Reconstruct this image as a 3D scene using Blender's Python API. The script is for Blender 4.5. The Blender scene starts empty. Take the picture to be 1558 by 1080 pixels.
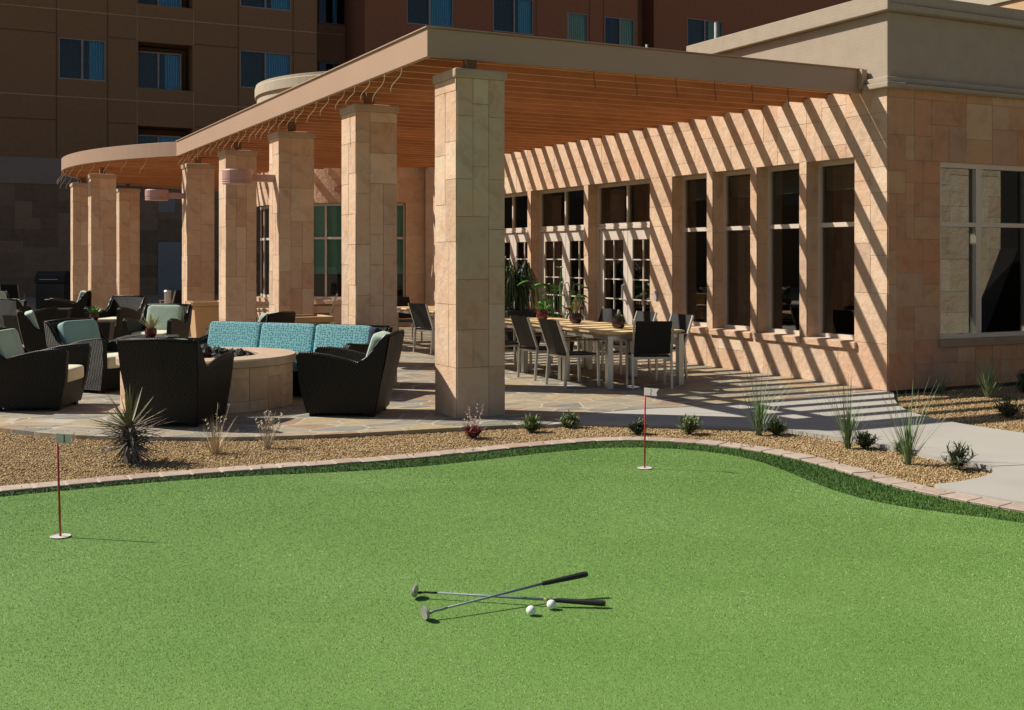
import bpy, bmesh, math, random
import numpy as np
from mathutils import Vector, Matrix
random.seed(7); np.random.seed(7)
R = math.radians
PI = math.pi
scene = bpy.context.scene
COL = scene.collection

# ------------------------------------------------------------------ camera
F, HOR, CAMZ = 1750.0, 390.0, 1.5
T = 0.47249
CT, ST = math.cos(T), math.sin(T)
cam_d = bpy.data.cameras.new("camera")
cam = bpy.data.objects.new("camera", cam_d)
COL.objects.link(cam)
cam.location = (0, 0, CAMZ)
cam.rotation_euler = (R(90), 0, -T)
cam_d.sensor_width = 36
cam_d.lens = 36 * F / 1558
cam_d.shift_y = -(540 - HOR) / 1558
cam_d.clip_end = 500
cam_d.clip_start = 0.05
scene.camera = cam

def W(px, D):                      # ground position of photo column px at depth D (metres)
    X = (px - 779) / F * D
    return (CT * X + ST * D, -ST * X + CT * D)
def G(px, py, z=0.0):              # ground point under a photo pixel
    D = F * (CAMZ - z) / (py - HOR)
    return W(px, D)
def ang(dX, dD):                   # heading in the world of a heading seen from the camera
    return math.atan2(-ST * dX + CT * dD, CT * dX + ST * dD)

# ------------------------------------------------------------------ light
SUN = Vector((-0.80, 0.65, 1.0)).normalized()
EL = math.asin(SUN.z)
w = bpy.data.worlds.new("World"); scene.world = w; w.use_nodes = True
nt = w.node_tree
bg = nt.nodes["Background"]
sky = nt.nodes.new("ShaderNodeTexSky"); sky.sky_type = 'NISHITA'; sky.sun_disc = False
sky.sun_elevation = EL; sky.sun_rotation = math.atan2(SUN.x, SUN.y)
sky.altitude = 600; sky.dust_density = 2.2; sky.ozone_density = 0.6
nt.links.new(sky.outputs[0], bg.inputs[0]); bg.inputs[1].default_value = 0.05
sd = bpy.data.lights.new("sun", 'SUN'); sd.energy = 4.6; sd.angle = R(0.5); sd.color = (1.0, 0.93, 0.82)
so = bpy.data.objects.new("sun", sd); COL.objects.link(so)
so.rotation_euler = SUN.to_track_quat('Z', 'Y').to_euler(); so.location = (-20, 20, 30)
vs = scene.view_settings
vs.view_transform = 'Standard'; vs.look = 'None'; vs.exposure = 0.45; vs.gamma = 1.0; vs.use_curve_mapping = False
scene.cycles.max_bounces = 8; scene.cycles.diffuse_bounces = 4; scene.cycles.transparent_max_bounces = 12
scene.cycles.caustics_reflective = False; scene.cycles.caustics_refractive = False

# ------------------------------------------------------------------ materials
def new_mat(name):
    m = bpy.data.materials.new(name); m.use_nodes = True
    n = m.node_tree.nodes; l = m.node_tree.links
    return m, n, l, n["Principled BSDF"]
def mix(n, l, a, b, fac, mode='MIX'):
    x = n.new("ShaderNodeMix"); x.data_type = 'RGBA'; x.blend_type = mode
    for idx, v in ((0, fac), (6, a), (7, b)):
        if hasattr(v, 'is_linked') or isinstance(v, bpy.types.NodeSocket): l.new(v, x.inputs[idx])
        else: x.inputs[idx].default_value = v if idx == 0 else (*v, 1)
    return x.outputs[2]
def tex(n, l, kind, scale, coord='Object', sc=(1, 1, 1), **kw):
    tc = n.new("ShaderNodeTexCoord"); mp = n.new("ShaderNodeMapping"); mp.inputs['Scale'].default_value = sc
    l.new(tc.outputs[coord], mp.inputs[0])
    t = n.new(kind); t.inputs['Scale'].default_value = scale
    for k, v in kw.items():
        if k in t.inputs: t.inputs[k].default_value = v
        else: setattr(t, k, v)
    l.new(mp.outputs[0], t.inputs['Vector'])
    return t
def ramp(n, l, fac, stops, interp='LINEAR'):
    r = n.new("ShaderNodeValToRGB"); r.color_ramp.interpolation = interp
    while len(r.color_ramp.elements) < len(stops): r.color_ramp.elements.new(0.5)
    for e, (p, c) in zip(r.color_ramp.elements, stops): e.position = p; e.color = (*c, 1)
    l.new(fac, r.inputs[0]); return r.outputs[0]
def bump(n, l, b, h, strength, dist):
    x = n.new("ShaderNodeBump"); x.inputs['Strength'].default_value = strength; x.inputs['Distance'].default_value = dist
    l.new(h, x.inputs['Height']); l.new(x.outputs[0], b.inputs['Normal']); return x
def plain(name, col, rough=0.6, metal=0.0, var=0.12, vs_=6.0, bs=0.0, bscale=60, bd=0.002, spec=0.5):
    m, n, l, b = new_mat(name)
    t = tex(n, l, "ShaderNodeTexNoise", vs_, Detail=5.0)
    lo = tuple(c * (1 - var) for c in col); hi = tuple(min(1, c * (1 + var)) for c in col)
    l.new(ramp(n, l, t.outputs[0], [(0.3, lo), (0.7, hi)]), b.inputs['Base Color'])
    b.inputs['Roughness'].default_value = rough; b.inputs['Metallic'].default_value = metal
    b.inputs['Specular IOR Level'].default_value = spec
    if bs:
        t2 = tex(n, l, "ShaderNodeTexNoise", bscale, Detail=4.0)
        bump(n, l, b, t2.outputs[0], bs, bd)
    return m
def stone(name, stops, rough=0.85, nscale=5.0):
    m, n, l, b = new_mat(name)
    at = n.new("ShaderNodeAttribute"); at.attribute_name = "tone"
    base = ramp(n, l, at.outputs['Fac'], stops)
    t = tex(n, l, "ShaderNodeTexNoise", nscale, Detail=8.0, Roughness=0.65, Distortion=0.6)
    v = ramp(n, l, t.outputs[0], [(0.28, (0.80, 0.76, 0.72)), (0.5, (1, 1, 1)), (0.75, (1.08, 1.04, 0.98))])
    c = mix(n, l, base, v, 1.0, 'MULTIPLY')
    t3 = tex(n, l, "ShaderNodeTexNoise", 1.6, Detail=3.0, Distortion=2.0)
    v3 = ramp(n, l, t3.outputs[0], [(0.4, (1, 1, 1)), (0.7, (1.0, 0.88, 0.78))])
    c = mix(n, l, c, v3, 0.8, 'MULTIPLY')
    l.new(c, b.inputs['Base Color']); b.inputs['Roughness'].default_value = rough
    b.inputs['Specular IOR Level'].default_value = 0.25
    t2 = tex(n, l, "ShaderNodeTexNoise", 14.0, Detail=7.0, Roughness=0.6)
    bump(n, l, b, t2.outputs[0], 0.8, 0.016)
    return m
SAND = [(0.0, (.50, .36, .26)), (.2, (.60, .445, .32)), (.4, (.61, .45, .32)), (.55, (.54, .37, .26)), (.7, (.64, .50, .37)), (.85, (.58, .40, .28)), (1.0, (.66, .53, .40))]
M = {}
M['stone'] = stone('sandstone', SAND)
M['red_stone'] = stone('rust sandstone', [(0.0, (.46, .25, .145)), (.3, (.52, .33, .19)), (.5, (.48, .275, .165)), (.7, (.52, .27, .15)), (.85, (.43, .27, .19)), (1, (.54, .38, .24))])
M['dark_stone'] = stone('brown stone', [(0.0, (.17, .115, .075)), (.5, (.215, .15, .10)), (1, (.27, .18, .115))])
M['joint'] = plain('mortar', (.30, .22, .15), .95)
M['stucco'] = plain('stucco', (.35, .29, .222), .95, var=.05, bs=.5, bscale=45, bd=.006)
M['cream'] = plain('cream stucco', (.44, .385, .29), .95, var=.05, bs=.3, bscale=60, bd=.004)
M['peach'] = plain('peach stucco', (.55, .36, .20), .95, var=.07)
M['fascia'] = plain('tan painted steel', (.40, .265, .185), .55, var=.03, vs_=1.5)
M['slat'] = None
M['cap'] = plain('cap stone', (.42, .31, .215), .9, var=.1, bs=.4, bscale=30, bd=.004)
M['frame'] = plain('cream aluminium', (.58, .50, .42), .5, var=.04)
M['hotel_l'] = plain('brown stucco', (.215, .122, .062), .95, var=.06, bs=.3, bscale=50, bd=.004)
M['hotel_m'] = plain('red brown stucco', (.225, .092, .050), .95, var=.06, bs=.3, bscale=50, bd=.004)
M['hotel_t'] = plain('tan brown stucco', (.20, .112, .06), .95, var=.06)
M['hotel_band'] = plain('grey stucco', (.23, .185, .15), .95, var=.05)
M['score'] = plain('score line', (.34, .25, .17), .9)
M['seam'] = plain('seam', (.07, .045, .03), .95)
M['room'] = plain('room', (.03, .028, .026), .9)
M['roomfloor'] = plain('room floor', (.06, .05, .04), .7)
M['black'] = plain('black', (.012, .012, .012), .5)
M['alu'] = plain('brushed aluminium', (.55, .53, .48), .38, .85, var=.06)
M['chrome'] = plain('steel', (.62, .63, .65), .22, 1.0, var=.04)
M['sling'] = plain('black sling', (.010, .010, .010), .55, var=.15, vs_=40, bs=.35, bscale=220, bd=.001, spec=.3)
M['teak'] = plain('teak', (.70, .50, .25), .6, var=.22, vs_=9)
M['armwood'] = plain('arm wood', (.20, .10, .05), .55, var=.2)
M['mint'] = plain('mint fabric', (.42, .55, .43), .95, var=.05, bs=.5, bscale=9, bd=.012)
M['cream_fab'] = plain('cream fabric', (.62, .60, .45), .95, var=.05, bs=.4, bscale=10, bd=.01)
M['teal_fab'] = plain('teal fabric', (.25, .42, .37), .95, var=.05, bs=.5, bscale=8, bd=.01)
M['planter'] = plain('tan planter', (.52, .33, .165), .8, var=.06, bs=.2, bscale=30)
M['lamp'] = plain('pink lamp', (.46, .26, .22), .5, var=.04)
M['pot'] = plain('oxblood glaze', (.10, .013, .014), .12, var=.25, vs_=12)
M['dpot'] = plain('dark glaze', (.035, .012, .012), .12, var=.25, vs_=12)
M['lava'] = plain('lava rock', (.022, .021, .020), .75, var=.5, vs_=25, bs=.9, bscale=60, bd=.01)
M['redpole'] = plain('red pole', (.42, .035, .03), .45)
M['cup'] = plain('cup', (.55, .50, .47), .7)
M['print'] = plain('print', (.10, .015, .02), .7)
M['clubshaft'] = plain('club shaft', (.20, .23, .26), .5, 0.0, spec=.35)
M['grip'] = plain('rubber grip', (.015, .015, .015), .6, bs=.5, bscale=160, bd=.001)
M['putter'] = plain('putter metal', (.34, .325, .30), .45, .35)
M['brass'] = plain('brass ferrule', (.75, .58, .25), .4, .6)
M['wire'] = plain('cord', (.42, .30, .19), .6)
M['shaded_wire'] = plain('shaded cord', (.10, .055, .03), .7)  # darker copy of the cord, shade under the pergola edge put into the colour
M['agave'] = plain('agave leaf', (.17, .16, .07), .6, var=.4, vs_=7)
M['dead'] = plain('dead leaf', (.20, .17, .145), .85, var=.4, vs_=9)
M['straw'] = plain('straw', (.56, .43, .26), .9, var=.3, vs_=9)
M['drygrey'] = plain('dry stem', (.44, .36, .26), .9, var=.3, vs_=9)
M['redleaf'] = plain('red leaf', (.22, .06, .045), .8, var=.4, vs_=20)
M['pinkstem'] = plain('pink stem', (.50, .36, .28), .9, var=.2, vs_=20)
M['spear'] = plain('spear leaf', (.20, .26, .13), .6, var=.3, vs_=6)
M['shrub'] = plain('shrub leaf', (.16, .22, .075), .6, var=.4, vs_=15)
M['shrub_dark'] = plain('dark shrub leaf', (.09, .115, .05), .6, var=.4, vs_=15)
M['palm'] = plain('palm leaf', (.035, .075, .025), .5, var=.4, vs_=8)
M['lily'] = plain('lily leaf', (.10, .30, .05), .4, var=.4, vs_=8)
M['petal'] = plain('white petal', (.75, .75, .68), .6)
M['redpetal'] = plain('red petal', (.55, .03, .02), .6)
M['soil'] = plain('soil', (.04, .03, .022), 1.0, var=.3, vs_=30)
M['brown_trunk'] = plain('trunk', (.12, .10, .085), .95, var=.4, vs_=20)
M['plastic'] = plain('grey plastic', (.35, .36, .38), .5)
M['white'] = plain('white paint', (.75, .74, .70), .5)
M['greydoor'] = plain('grey door', (.22, .22, .21), .6, var=.04)

def mk_glass(name, tint, rough=0.015, ior=1.5, gain=1.0):
    m, n, l, b = new_mat(name); n.remove(b)
    out = n["Material Output"]
    tr = n.new("ShaderNodeBsdfTransparent"); tr.inputs[0].default_value = (*tint, 1)
    gl = n.new("ShaderNodeBsdfGlossy"); gl.inputs['Roughness'].default_value = rough
    fr = n.new("ShaderNodeFresnel"); fr.inputs[0].default_value = ior
    nz = tex(n, l, "ShaderNodeTexNoise", 0.7, Detail=1.0)
    bp = n.new("ShaderNodeBump"); bp.inputs['Strength'].default_value = .05; bp.inputs['Distance'].default_value = .05
    l.new(nz.outputs[0], bp.inputs['Height']); l.new(bp.outputs[0], gl.inputs['Normal'])
    mx = n.new("ShaderNodeMixShader")
    gn = n.new('ShaderNodeMath'); gn.operation = 'MULTIPLY'; gn.inputs[1].default_value = gain; l.new(fr.outputs[0], gn.inputs[0])
    l.new(gn.outputs[0], mx.inputs[0]); l.new(tr.outputs[0], mx.inputs[1]); l.new(gl.outputs[0], mx.inputs[2])
    l.new(mx.outputs[0], out.inputs[0]); return m
M['glass'] = mk_glass('tinted glass', (.32, .38, .34), gain=.17)
M['hglass'] = mk_glass('hotel glass', (.75, .82, .85))
M['mglass'] = mk_glass('reflective glass', (.35, .36, .34), ior=3.2)

def mk_curtain(name, c1, c2):
    m, n, l, b = new_mat(name)
    t = tex(n, l, "ShaderNodeTexWave", 3.2, Distortion=2.5, Detail=2.0); t.bands_direction = 'X'
    l.new(ramp(n, l, t.outputs[0], [(0.1, c1), (0.9, c2)]), b.inputs['Base Color'])
    b.inputs['Roughness'].default_value = .9
    bump(n, l, b, t.outputs[0], .9, .05)
    return m
M['curtain'] = mk_curtain('blue curtain and sky reflection', (.05, .38, .92), (.20, .72, .99))  # curtain blue strengthened to hold the sky reflection of the panes
M['curtain_g'] = mk_curtain('green curtain', (.16, .46, .32), (.55, .82, .62))
M['screen'] = mk_curtain('screened curtain', (.030, .055, .075), (.055, .10, .13))
M['blind'] = plain('teal blind', (.18, .52, .38), .8, var=.04)

def mk_wicker():
    m, n, l, b = new_mat('dark wicker')
    t1 = tex(n, l, "ShaderNodeTexWave", 26.0, sc=(1, 1, 0.15)); t1.bands_direction = 'DIAGONAL'
    tz = tex(n, l, "ShaderNodeTexWave", 26.0); tz.bands_direction = 'Z'
    ck = tex(n, l, "ShaderNodeTexChecker", 42.0)
    ml = n.new("ShaderNodeMath"); ml.operation = 'MULTIPLY'; l.new(t1.outputs[0], ml.inputs[0]); l.new(tz.outputs[0], ml.inputs[1])
    ad = n.new("ShaderNodeMath"); ad.operation = 'MULTIPLY_ADD'; l.new(ck.outputs[1], ad.inputs[0]); ad.inputs[1].default_value = .5; l.new(ml.outputs[0], ad.inputs[2])
    l.new(ramp(n, l, ad.outputs[0], [(0, (.0035, .0032, .0025)), (1, (.021, .018, .012))]), b.inputs['Base Color'])
    b.inputs['Roughness'].default_value = .5; b.inputs['Specular IOR Level'].default_value = .3
    bump(n, l, b, ad.outputs[0], .9, .006)
    return m
M['wicker'] = mk_wicker()
def mk_rim():
    m, n, l, b = new_mat('braided rim')
    t1 = tex(n, l, "ShaderNodeTexWave", 26.0); t1.bands_direction = 'DIAGONAL'
    l.new(ramp(n, l, t1.outputs[0], [(.25, (.008, .007, .006)), (.75, (.030, .026, .021))]), b.inputs['Base Color'])
    b.inputs['Roughness'].default_value = .35
    bump(n, l, b, t1.outputs[0], .45, .006); b.inputs['Specular IOR Level'].default_value = .25; return m
M['rim'] = mk_rim()
def mk_dots():
    m, n, l, b = new_mat('dotted blue fabric')
    tc = n.new("ShaderNodeTexCoord"); sp_ = n.new("ShaderNodeSeparateXYZ"); l.new(tc.outputs['Object'], sp_.inputs[0])
    ad = n.new("ShaderNodeMath"); ad.operation = 'MULTIPLY_ADD'; l.new(sp_.outputs[1], ad.inputs[0]); ad.inputs[1].default_value = 1.0; l.new(sp_.outputs[2], ad.inputs[2])
    cb = n.new("ShaderNodeCombineXYZ"); l.new(sp_.outputs[0], cb.inputs[0]); l.new(ad.outputs[0], cb.inputs[1])
    t = n.new("ShaderNodeTexVoronoi"); t.voronoi_dimensions = '2D'; t.inputs['Scale'].default_value = 30.0; t.inputs['Randomness'].default_value = .6
    l.new(cb.outputs[0], t.inputs['Vector'])
    l.new(ramp(n, l, t.outputs['Distance'], [(.25, (.03, .14, .19)), (.34, (.20, .425, .44))]), b.inputs['Base Color'])
    b.inputs['Roughness'].default_value = .9; return m
M['dots'] = mk_dots()
M['navy'] = plain('navy fabric', (.012, .02, .05), .9)

def mk_flag():
    m, n, l, b = new_mat('flagstone')
    nz = tex(n, l, "ShaderNodeTexNoise", 2.2, Detail=3.0)
    tc = n.new("ShaderNodeTexCoord"); mx = n.new("ShaderNodeMix"); mx.data_type = 'RGBA'; mx.inputs[0].default_value = .10
    l.new(tc.outputs['Object'], mx.inputs[6]); l.new(nz.outputs['Color'], mx.inputs[7])
    mp = n.new("ShaderNodeMapping"); mp.inputs['Rotation'].default_value = (0, 0, .5); mp.inputs['Scale'].default_value = (2.7, 4.2, 0)
    l.new(mx.outputs[2], mp.inputs[0])
    v = n.new("ShaderNodeTexVoronoi"); v.feature = 'DISTANCE_TO_EDGE'; v.inputs['Scale'].default_value = 1
    v2 = n.new("ShaderNodeTexVoronoi"); v2.feature = 'F1'; v2.inputs['Scale'].default_value = 1
    for q in (v, v2): l.new(mp.outputs[0], q.inputs['Vector']); q.inputs['Randomness'].default_value = .9
    sep = n.new("ShaderNodeSeparateColor"); l.new(v2.outputs['Color'], sep.inputs[0])
    colr = ramp(n, l, sep.outputs[0], [(0, (.20, .195, .165)), (.22, (.29, .26, .20)), (.4, (.36, .285, .165)), (.55, (.23, .22, .19)), (.7, (.30, .205, .135)), (.85, (.33, .275, .19)), (1, (.21, .21, .195))], 'CONSTANT')
    nz2 = tex(n, l, "ShaderNodeTexNoise", 7.0, Detail=6.0, Roughness=.7)
    colr = mix(n, l, colr, ramp(n, l, nz2.outputs[0], [(.3, (.72, .70, .68)), (.65, (1.12, 1.1, 1.05))]), 1.0, 'MULTIPLY')
    mask = ramp(n, l, v.outputs['Distance'], [(.018, (1, 1, 1)), (.032, (0, 0, 0))])
    cc = mix(n, l, colr, (.40, .36, .29), mask)
    l.new(cc, b.inputs['Base Color']); b.inputs['Roughness'].default_value = .75
    bump(n, l, b, nz2.outputs[0], .4, .01); return m
M['flag'] = mk_flag()
M['concrete'] = plain('concrete', (.375, .355, .315), .9, var=.07, vs_=1.3, bs=.25, bscale=120, bd=.002)
M['dirt'] = plain('bed soil', (.24, .165, .09), 1, var=.35, vs_=40, bs=.6, bscale=60, bd=.01)
M['sand'] = plain('desert ground', (.34, .27, .19), 1, var=.15, vs_=.6)
M['paver'] = None
def mk_tone(name, stops, rough=.9, ns=20, bs=.4, up=False):
    m, n, l, b = new_mat(name)
    at = n.new("ShaderNodeAttribute"); at.attribute_name = "tone"
    base = ramp(n, l, at.outputs['Fac'], stops)
    t = tex(n, l, "ShaderNodeTexNoise", ns, Detail=5.0)
    c = mix(n, l, base, ramp(n, l, t.outputs[0], [(.3, (.85, .85, .85)), (.7, (1.1, 1.1, 1.1))]), 1.0, 'MULTIPLY')
    l.new(c, b.inputs['Base Color']); b.inputs['Roughness'].default_value = rough; b.inputs['Specular IOR Level'].default_value = .3
    if bs: bump(n, l, b, t.outputs[0], bs, .006)
    if up: b.inputs['Specular IOR Level'].default_value = .12; b.inputs['Sheen Weight'].default_value = .35; b.inputs['Sheen Roughness'].default_value = .45; b.inputs['Sheen Tint'].default_value = (.85, 1.0, .6, 1)
    if up:      # thin blades scatter light like the sward as a whole
        ge = n.new("ShaderNodeNewGeometry"); va = n.new("ShaderNodeVectorMath"); va.operation = 'MULTIPLY_ADD'
        l.new(ge.outputs['Normal'], va.inputs[0]); va.inputs[1].default_value = (.45, .45, .45); va.inputs[2].default_value = (0, 0, .75)
        vn = n.new("ShaderNodeVectorMath"); vn.operation = 'NORMALIZE'; l.new(va.outputs[0], vn.inputs[0]); l.new(vn.outputs[0], b.inputs['Normal'])
    return m
M['paver'] = mk_tone('pink paver', [(0, (.38, .295, .235)), (.5, (.43, .35, .285)), (1, (.36, .265, .21))])
M['pebble'] = mk_tone('gravel stones', [(0, (.17, .105, .045)), (.35, (.37, .24, .105)), (.7, (.48, .34, .17)), (1, (.58, .46, .28))], bs=0)
M['slat'] = mk_tone('cedar slat', [(0, (.38, .15, .05)), (.35, (.44, .18, .065)), (.7, (.49, .21, .078)), (.75, (.60, .31, .14)), (1, (.60, .31, .14))], rough=.65, ns=3, bs=.1)  # palest stops paint the light on the slat undersides
M['turfblade'] = mk_tone('turf blade', [(0, (.018, .066, .006)), (.24, (.092, .205, .028)), (.5, (.192, .335, .070)), (.84, (.300, .455, .135)), (1, (.72, .78, .50))], rough=.55, bs=0, up=True)
M['fringeblade'] = mk_tone('fringe blade', [(0, (.030, .090, .008)), (.6, (.070, .170, .024)), (1, (.17, .30, .07))], rough=.5, bs=0, up=True)
def mk_turfbase():
    m, n, l, b = new_mat('turf backing')
    t = tex(n, l, "ShaderNodeTexNoise", 260, Detail=3.0)
    t2 = tex(n, l, "ShaderNodeTexNoise", 1.4, Detail=4.0)
    c = ramp(n, l, t.outputs[0], [(.3, (.075, .18, .024)), (.6, (.15, .29, .055)), (.8, (.22, .37, .095))])
    c = mix(n, l, c, ramp(n, l, t2.outputs[0], [(.3, (.9, .95, .85)), (.7, (1.08, 1.04, 1.1))]), 1.0, 'MULTIPLY')
    l.new(c, b.inputs['Base Color']); b.inputs['Roughness'].default_value = .8
    bump(n, l, b, t.outputs[0], .6, .006); return m
M['turfbase'] = mk_turfbase()
def mk_fringebase():
    m, n, l, b = new_mat('fringe backing')
    t = tex(n, l, "ShaderNodeTexNoise", 180, Detail=3.0)
    l.new(ramp(n, l, t.outputs[0], [(.3, (.015, .06, .004)), (.7, (.04, .12, .012))]), b.inputs['Base Color'])
    b.inputs['Roughness'].default_value = .8; return m
M['fringebase'] = mk_fringebase()
def mk_ball():
    m, n, l, b = new_mat('golf ball')
    t = tex(n, l, "ShaderNodeTexVoronoi", 260, Randomness=.25)
    b.inputs['Base Color'].default_value = (.82, .82, .82, 1); b.inputs['Roughness'].default_value = .3
    bump(n, l, b, t.outputs['Distance'], .7, .0015); return m
M['ball'] = mk_ball()
def mk_cloth():
    m, n, l, b = new_mat('flag cloth')
    b.inputs['Base Color'].default_value = (.84, .75, .80, 1); b.inputs['Roughness'].default_value = .8
    tr = n.new("ShaderNodeBsdfTranslucent"); tr.inputs[0].default_value = (.78, .76, .74, 1); ms = n.new("ShaderNodeMixShader"); ms.inputs[0].default_value = .45
    l.new(b.outputs[0], ms.inputs[1]); l.new(tr.outputs[0], ms.inputs[2]); l.new(ms.outputs[0], n["Material Output"].inputs[0])
    return m
M['cloth'] = mk_cloth()

# ------------------------------------------------------------------ mesh builder
class MB:
    def __init__(s): s.v = []; s.f = []; s.t = []; s.mi = []; s.cur = 0; s.mats = None
    def face(s, pts, tone=0.5):
        i = len(s.v); s.v += [tuple(p) for p in pts]; s.f.append(list(range(i, i + len(pts)))); s.t.append(tone); s.mi.append(s.cur)
    def grid(s, rows, tone=0.5, close=False):
        i = len(s.v); nr = len(rows); nc = len(rows[0])
        for r in rows: s.v += [tuple(p) for p in r]
        for a in range(nr - 1):
            for b in range(nc if close else nc - 1):
                b2 = (b + 1) % nc
                s.f.append([i + a * nc + b, i + a * nc + b2, i + (a + 1) * nc + b2, i + (a + 1) * nc + b]); s.t.append(tone); s.mi.append(s.cur)
    def box(s, a, b, tone=0.5, mat=None):
        (x0, y0, z0), (x1, y1, z1) = a, b
        P = [Vector(p) for p in ((x0, y0, z0), (x1, y0, z0), (x1, y1, z0), (x0, y1, z0), (x0, y0, z1), (x1, y0, z1), (x1, y1, z1), (x0, y1, z1))]
        s.hexa(P, tone, mat)
    def hexa(s, P, tone=0.5, mat=None):
        if mat is not None: P = [mat @ Vector(p) for p in P]
        i = len(s.v); s.v += [tuple(p) for p in P]
        for q in ((0, 3, 2, 1), (4, 5, 6, 7), (0, 1, 5, 4), (1, 2, 6, 5), (2, 3, 7, 6), (3, 0, 4, 7)):
            s.f.append([i + k for k in q]); s.t.append(tone); s.mi.append(s.cur)
    def bar(s, p, q, wd, ht=None, up=(0, 0, 1), tone=0.5):
        p = Vector(p); q = Vector(q); d = (q - p).normalized(); ht = ht or wd
        u = d.cross(Vector(up)); 
        if u.length < 1e-4: u = d.cross(Vector((1, 0, 0)))
        u.normalize(); v = u.cross(d).normalized(); u *= wd / 2; v *= ht / 2
        s.hexa([p - u - v, p + u - v, q + u - v, q - u - v, p - u + v, p + u + v, q + u + v, q - u + v], tone)
    def tube(s, pts, r, n=8, tone=0.5, caps=True):
        pts = [Vector(p) for p in pts]; rows = []
        rs = r if isinstance(r, (list, tuple)) else [r] * len(pts)
        prev = None
        for k, p in enumerate(pts):
            d = (pts[min(k + 1, len(pts) - 1)] - pts[max(k - 1, 0)]).normalized()
            if prev is None:
                u = d.cross(Vector((0, 0, 1)))
                if u.length < 1e-3: u = d.cross(Vector((1, 0, 0)))
            else: u = prev - d * prev.dot(d)
            u.normalize(); prev = u; v = d.cross(u)
            rows.append([p + (u * math.cos(2 * PI * j / n) + v * math.sin(2 * PI * j / n)) * rs[k] for j in range(n)])
        s.grid(rows, tone, True)
        if caps: s.face(rows[0][::-1], tone); s.face(rows[-1], tone)
    def lathe(s, prof, n=24, o=(0, 0, 0), tone=0.5):
        s.grid([[(o[0] + r * math.cos(2 * PI * j / n), o[1] + r * math.sin(2 * PI * j / n), o[2] + z) for j in range(n)] for r, z in prof], tone, True)
    def leaf(s, pts, ws, side, tone=0.5, fold=0.0):
        L = []; side = Vector(side)
        for p, wd in zip(pts, ws):
            p = Vector(p); L.append([p - side * wd, p + Vector((0, 0, -fold * wd)), p + side * wd])
        s.grid(L, tone)
    def prism(s, poly, axis, a0, a1, tone=0.5):
        # poly in the two other coordinates; axis 0,1,2 is the extrusion
        def P(q, a):
            return {0: (a, q[0], q[1]), 1: (q[0], a, q[1]), 2: (q[0], q[1], a)}[axis]
        A = [P(q, a0) for q in poly]; B = [P(q, a1) for q in poly]
        s.face(A[::-1], tone); s.face(B, tone)
        for k in range(len(poly)):
            k2 = (k + 1) % len(poly); s.face([A[k], A[k2], B[k2], B[k]], tone)
    def puff(s, c, d, e=0.35, mat=None, n=16, m=10, tone=0.5):
        def sp(x): return math.copysign(abs(x) ** e, x)
        rows = []
        for a in range(m + 1):
            la = -PI / 2 + PI * a / m; row = []
            for b in range(n):
                lo = 2 * PI * b / n
                p = Vector((d[0] / 2 * sp(math.cos(la)) * sp(math.cos(lo)), d[1] / 2 * sp(math.cos(la)) * sp(math.sin(lo)), d[2] / 2 * sp(math.sin(la)))) + Vector(c)
                row.append(mat @ p if mat is not None else p)
            rows.append(row)
        s.grid(rows, tone, True)
    def build(s, name, mat, parent=None, loc=None, smooth=False, bevel=0.0, fixn=True):
        me = bpy.data.meshes.new(name)
        me.from_pydata(s.v, [], s.f)
        mats = mat if isinstance(mat, (list, tuple)) else [mat]
        for q in mats: me.materials.append(q)
        if len(mats) > 1: me.polygons.foreach_set('material_index', s.mi)
        at = me.attributes.new('tone', 'FLOAT', 'FACE'); at.data.foreach_set('value', s.t)
        if smooth or bevel or fixn:
            bm = bmesh.new(); bm.from_mesh(me)
            if smooth or bevel: bmesh.ops.remove_doubles(bm, verts=bm.verts, dist=1e-5)
            if fixn: bmesh.ops.recalc_face_normals(bm, faces=bm.faces)
            bm.to_mesh(me); bm.free()
        if smooth:
            me.polygons.foreach_set('use_smooth', [True] * len(me.polygons))
        o = bpy.data.objects.new(name, me); COL.objects.link(o)
        if loc is not None: o.location = loc
        if parent is not None: o.parent = parent
        if bevel:
            b = o.modifiers.new('bevel', 'BEVEL'); b.width = bevel; b.segments = 2; b.limit_method = 'ANGLE'; b.angle_limit = R(40)
        return o

def tag(o, label=None, cat=None, group=None, kind=None):
    if label: o['label'] = label
    if cat: o['category'] = cat
    if group: o['group'] = group
    if kind: o['kind'] = kind
    return o
def empty(name, loc, rz=0.0, label=None, cat=None, group=None):
    o = bpy.data.objects.new(name, None); COL.objects.link(o); o.location = loc; o.rotation_euler = (0, 0, rz)
    o.empty_display_size = .2
    return tag(o, label, cat, group)
def copy_tree(o, parent=None):
    c = o.copy(); COL.objects.link(c)
    if parent is not None: c.parent = parent
    for ch in list(o.children): copy_tree(ch, c)
    return c

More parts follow.
